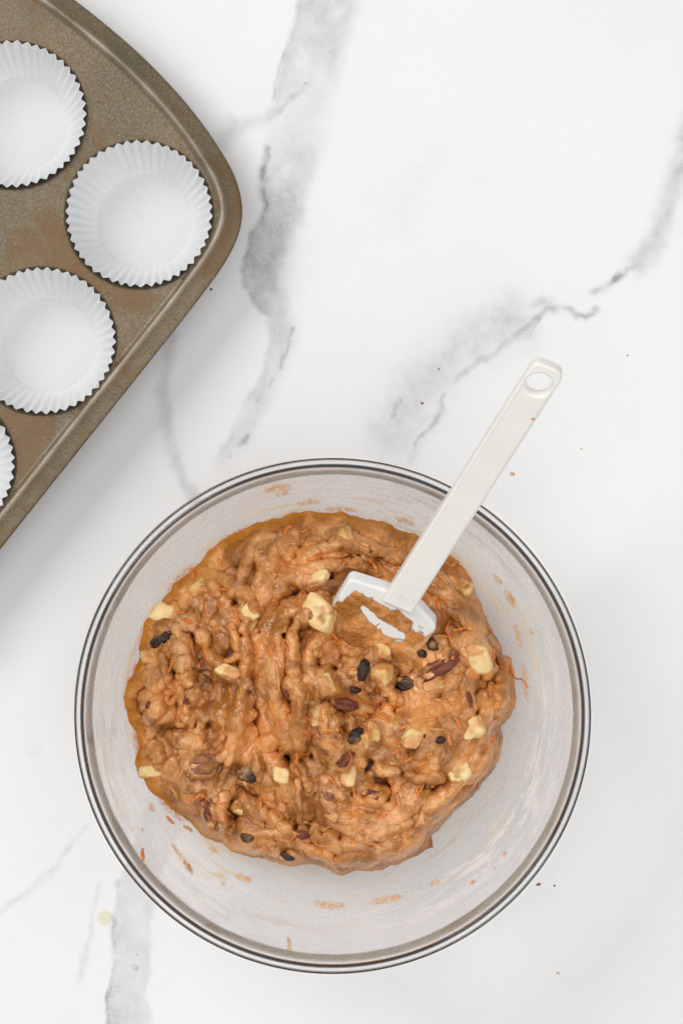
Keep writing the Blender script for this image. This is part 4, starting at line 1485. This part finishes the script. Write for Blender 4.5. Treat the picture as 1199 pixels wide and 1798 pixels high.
def spatula():
    z0, z1 = 0.0735, 0.160
    A = at(697, 1059, z0); E = at(966, 636, z1)
    Yv = (E - A); L = Yv.length; Yv.normalize()
    h = Vector((0.915, -0.405, 0))
    xz = -(h.dot(Yv)) / Yv.z
    Xv = Vector((h.x, h.y, xz)).normalized()
    Zv = Xv.cross(Yv).normalized()
    R = Matrix((Xv, Yv, Zv)).transposed().to_4x4()
    root = thing('spatula', 'white rubber spatula resting across the bowl rim with its blade in batter', 'spatula')
    root.matrix_world = Matrix.Translation(A) @ R
    # handle
    hw0, hw1 = 0.0078, 0.0077
    Le = L
    body = rounded([(-hw0, 0), (hw0, 0), (hw1, Le), (-hw1, Le)], [0.0006, 0.0006, 0.0052, 0.0052])
    hole = [(0.0059 * math.cos(a), Le - 0.0106 + 0.0059 * math.sin(a)) for a in np.linspace(0, 2 * PI, 40, endpoint=False)]
    me = curve_mesh([body, hole], 0.0032, 0.0012, 4)
    for p in me.polygons:
        p.use_smooth = True
    try:
        me.set_sharp_from_angle(angle=math.radians(50))
    except Exception:
        pass
    hd = obj('handle', me, M_handle, root)
    hd.location = (0, 0, 0.0012)
    # faint raised lettering near the neck, too worn to read whole
    tc = bpy.data.curves.new('mark', 'FONT'); tc.body = 'ISO'; tc.size = 0.0052; tc.extrude = 0.00012; tc.bevel_depth = 0.00005
    tc.align_x = 'CENTER'
    to = bpy.data.objects.new('tmp', tc); COL.objects.link(to); bpy.context.view_layer.update()
    tm = bpy.data.meshes.new_from_object(to.evaluated_get(bpy.context.evaluated_depsgraph_get()))
    bpy.data.objects.remove(to)
    mk = obj('embossed_mark', tm, M_handle, hd, (0.0012, 0.0062, 0.0032))
    # a fleck of carrot on the handle
    fk = blob_mesh('fleck', 3.1, 'pecan'); fk.materials.append(M_carrot)
    f = obj('carrot_fleck', fk, None, hd, (hw1 - 0.0016, Le - 0.0275, 0.0033)); f.scale = (0.0007, 0.0005, 0.0003)
    # blade
    poly = [(-0.008, 0.0056), (0.008, 0.0052), (0.0228, -0.0022), (0.0226, -0.030), (0.020, -0.050), (-0.026, -0.050), (-0.0266, 0.0030)]
    bl = rounded(poly, [0.003, 0.003, 0.0032, 0.004, 0.004, 0.004, 0.0032])
    me = curve_mesh([bl], 0.0040, 0.0012, 4)
    for p in me.polygons:
        p.use_smooth = True
    try:
        me.set_sharp_from_angle(angle=math.radians(50))
    except Exception:
        pass
    b = obj('blade', me, M_blade, root)
    b.location = (0, 0, -0.0024)
    # batter left on the blade: a lumpy layer, thick where it shows and sunk into the blade where the white comes through
    nx, ny = 170, 190
    xs = np.linspace(-0.0272, 0.0232, nx); ys = np.linspace(-0.050, 0.004, ny)
    X, Y = np.meshgrid(xs, ys)
    x = X / MM; y = Y / MM
    yb = y + 0.07 * x                      # the wiped edge runs a little askew
    th = 1.1 * (1 - sstep(-5.5, -1.5, yb + 2.2 * fbm(x / 7, y / 7, 1.1, 3))) - 0.3
    th = th - 0.9 * sstep(6.5, 10.5, x + 0.45 * y + 4 * fbm(x / 6, y / 6, 4.1, 3)) * (1 - sstep(9, 14, -y))
    wipe, wp, _ = polydist(x, y + 0.0, [(-13.5, -9.5), (-6, -13.2), (3, -15.8), (9.5, -17.0)])
    th = th - 1.5 * np.exp(-(wipe / (1.9 + 2.4 * wp))**2)
    th = th - 1.1 * np.exp(-(((x + 24.5) / 2.8)**2 + ((y + 6) / 9)**2))
    th = th + 0.55 * sstep(16, 24, -y)
    th = th + 0.4 * fbm(x / 5.0, y / 4.0, 2.0, 2) + 0.10 * (np.abs(perlin(x / 2.0, y / 2.0, 5)) * 2 - 0.4)
    edge = sstep(0, 1.2, np.minimum(x + 27.0, 23.0 - x) + 0.5 * fbm(x / 3, y / 3, 9, 2))
    edge = np.where(y < -16, 1, edge)
    zt = 0.0016 + 0.00006 + np.clip(th, 0, 9) * MM * 1.3
    cov = np.clip(0.25 + th * 1.5, 0, 1) * edge
    zt = np.where(y < -46, 0.0009, zt)
    zt = np.minimum(zt, 0.0045)
    me = fast_mesh('blade_smear', np.stack([X, Y, zt], -1).reshape(-1, 3), grid_faces(nx, ny))
    attr(me, 'thin', np.clip(0.55 - th * 0.4, 0, 0.75).ravel() * 0.7)
    attr(me, 'cover', cov.ravel()); attr(me, 'side', np.full(cov.size, 0.3))
    obj('batter_smear', me, M_bsmear, b, (0, 0, 0.0024))
    for (cx_, cy_, ln, an) in [(-3.5, -18, 8, 75), (1.0, -19.5, 7, -55), (10.5, -18.0, 8, 20), (6.5, -20.5, 6, 35), (-15, -17, 5, -40)]:
        n = 7
        vs = []; fs = []
        for i in range(n):
            f_ = i / (n - 1) - 0.5
            q = math.radians(an)
            p = Vector(((cx_ + f_ * ln * math.cos(q)) * MM, (cy_ + f_ * ln * math.sin(q)) * MM, 0.0029 + 0.0002 * math.sin(i)))
            sd = Vector((-math.sin(q), math.cos(q), 0))
            for k in range(6):
                a = 2 * PI * k / 6
                vs.append(p + sd * 0.00055 * math.cos(a) + Vector((0, 0, 0.0004 * math.sin(a))))
        for i in range(n - 1):
            for k in range(6):
                fs.append((i * 6 + k, i * 6 + (k + 1) % 6, (i + 1) * 6 + (k + 1) % 6, (i + 1) * 6 + k))
        fs += [tuple(range(5, -1, -1)), tuple((n - 1) * 6 + k for k in range(6))]
        obj('carrot_shred', fast_mesh('shred', vs, fs), M_carrotc, b, (0, 0, 0.0010))


spatula()


# ================================================================== crumbs on the counter
def crumb(x, y, a, b, turn, mat, label, cat='crumb', h=0.4, seed=1.0, name='crumb'):
    me = blob_mesh(name, seed, 'pecan')
    me.materials.append(mat)
    hz = 0.5 * min(a, b) * S0 * h * 2
    o = obj(name, me, None, None, at(x, y, hz * 0.6))
    o.scale = (a * 0.5 * S0, b * 0.5 * S0, hz)
    o.rotation_euler.z = -math.radians(turn)
    tag(o, label, cat)


M_dark = mat_plain('dark_crumb', (0.05, 0.025, 0.015)); M_red = mat_plain('spice_crumb', (0.30, 0.06, 0.02))
M_peach = mat_plain('pale_crumb', (0.80, 0.52, 0.32)); M_flour = mat_plain('flour', (0.85, 0.80, 0.74))
crumb(371, 508, 3.8, 3.4, 0, M_dark, 'tiny dark brown speck on marble beside the muffin tin\'s long edge', seed=1)
crumb(741, 708, 3.8, 3.4, 0, M_red, 'tiny red speck on marble left of the spatula handle', seed=2)
crumb(770, 648, 3.0, 2.5, 0, M_red, 'tiny orange speck above the red one, on the grey vein', seed=3)
crumb(899, 832, 7.6, 5.1, 10, M_peach, 'pale peach crumb on marble right of the spatula handle', seed=4)
crumb(945, 1553, 7.6, 3.4, -15, M_red, 'flat reddish crumb on marble off the bowl\'s lower right', seed=5)
crumb(973, 1555, 3.0, 3.0, 0, M_dark, 'tiny dark dot right of the flat reddish crumb', seed=6)
crumb(979, 1709, 6.0, 3.0, 20, M_peach, 'small peach crumb near the bottom right of the counter', seed=7)
crumb(535, 146, 3.0, 2.5, 0, M_peach, 'tiny orange speck on the grey vein near the top', seed=8)
crumb(237, 1699, 9.3, 7.6, 30, M_flour, 'cream flour crumb on the grey vein below the bowl', seed=9)
crumb(240, 1676, 5.1, 3.4, 0, M_flour, 'small white flour fleck above the cream crumb on the vein', seed=10)
crumb(1101, 624, 2.1, 2.1, 0, M_dark, 'pinpoint dark speck on marble right of the spatula\'s hole', seed=11)
crumb(1020, 788, 3.4, 2.5, 0, M_peach, 'tiny peach speck right of the spatula\'s mid handle', seed=12)

# yellow drop of oil
t = NT('oil')
od = t.n('MixShader', i0=t.math('MULTIPLY', t.att('edge'), 0.36), i1=t.n('BsdfTransparent').outputs[0], i2=t.bsdf(Base_Color=(0.84, 0.78, 0.42), Roughness=0.3)).outputs[0]
M_oil = t.done(od)
th = np.linspace(0, 2 * PI, 48, endpoint=False)
rows = []
for i in range(10):
    f = i / 9
    r = (0.05 + 0.95 * f) * 16 * S0 * (1 + 0.07 * perlin(np.cos(th) * 1.5, np.sin(th) * 1.5, 0.4))
    rows.append(np.stack([r * np.cos(th), r * np.sin(th), 0.0004 * (1 - f**3) + 0.00004 + 0 * th], -1))
me = fast_mesh('oil_drop', np.concatenate(rows), grid_faces(48, 10, True))
attr(me, 'edge', np.concatenate([np.full(48, 1 - (i / 9)**3) for i in range(10)]))
o = obj('oil_drop', me, M_oil, None, at(185, 1611, 0))
tag(o, 'pale yellow round drop on marble beside the lower-left vein', 'drop')
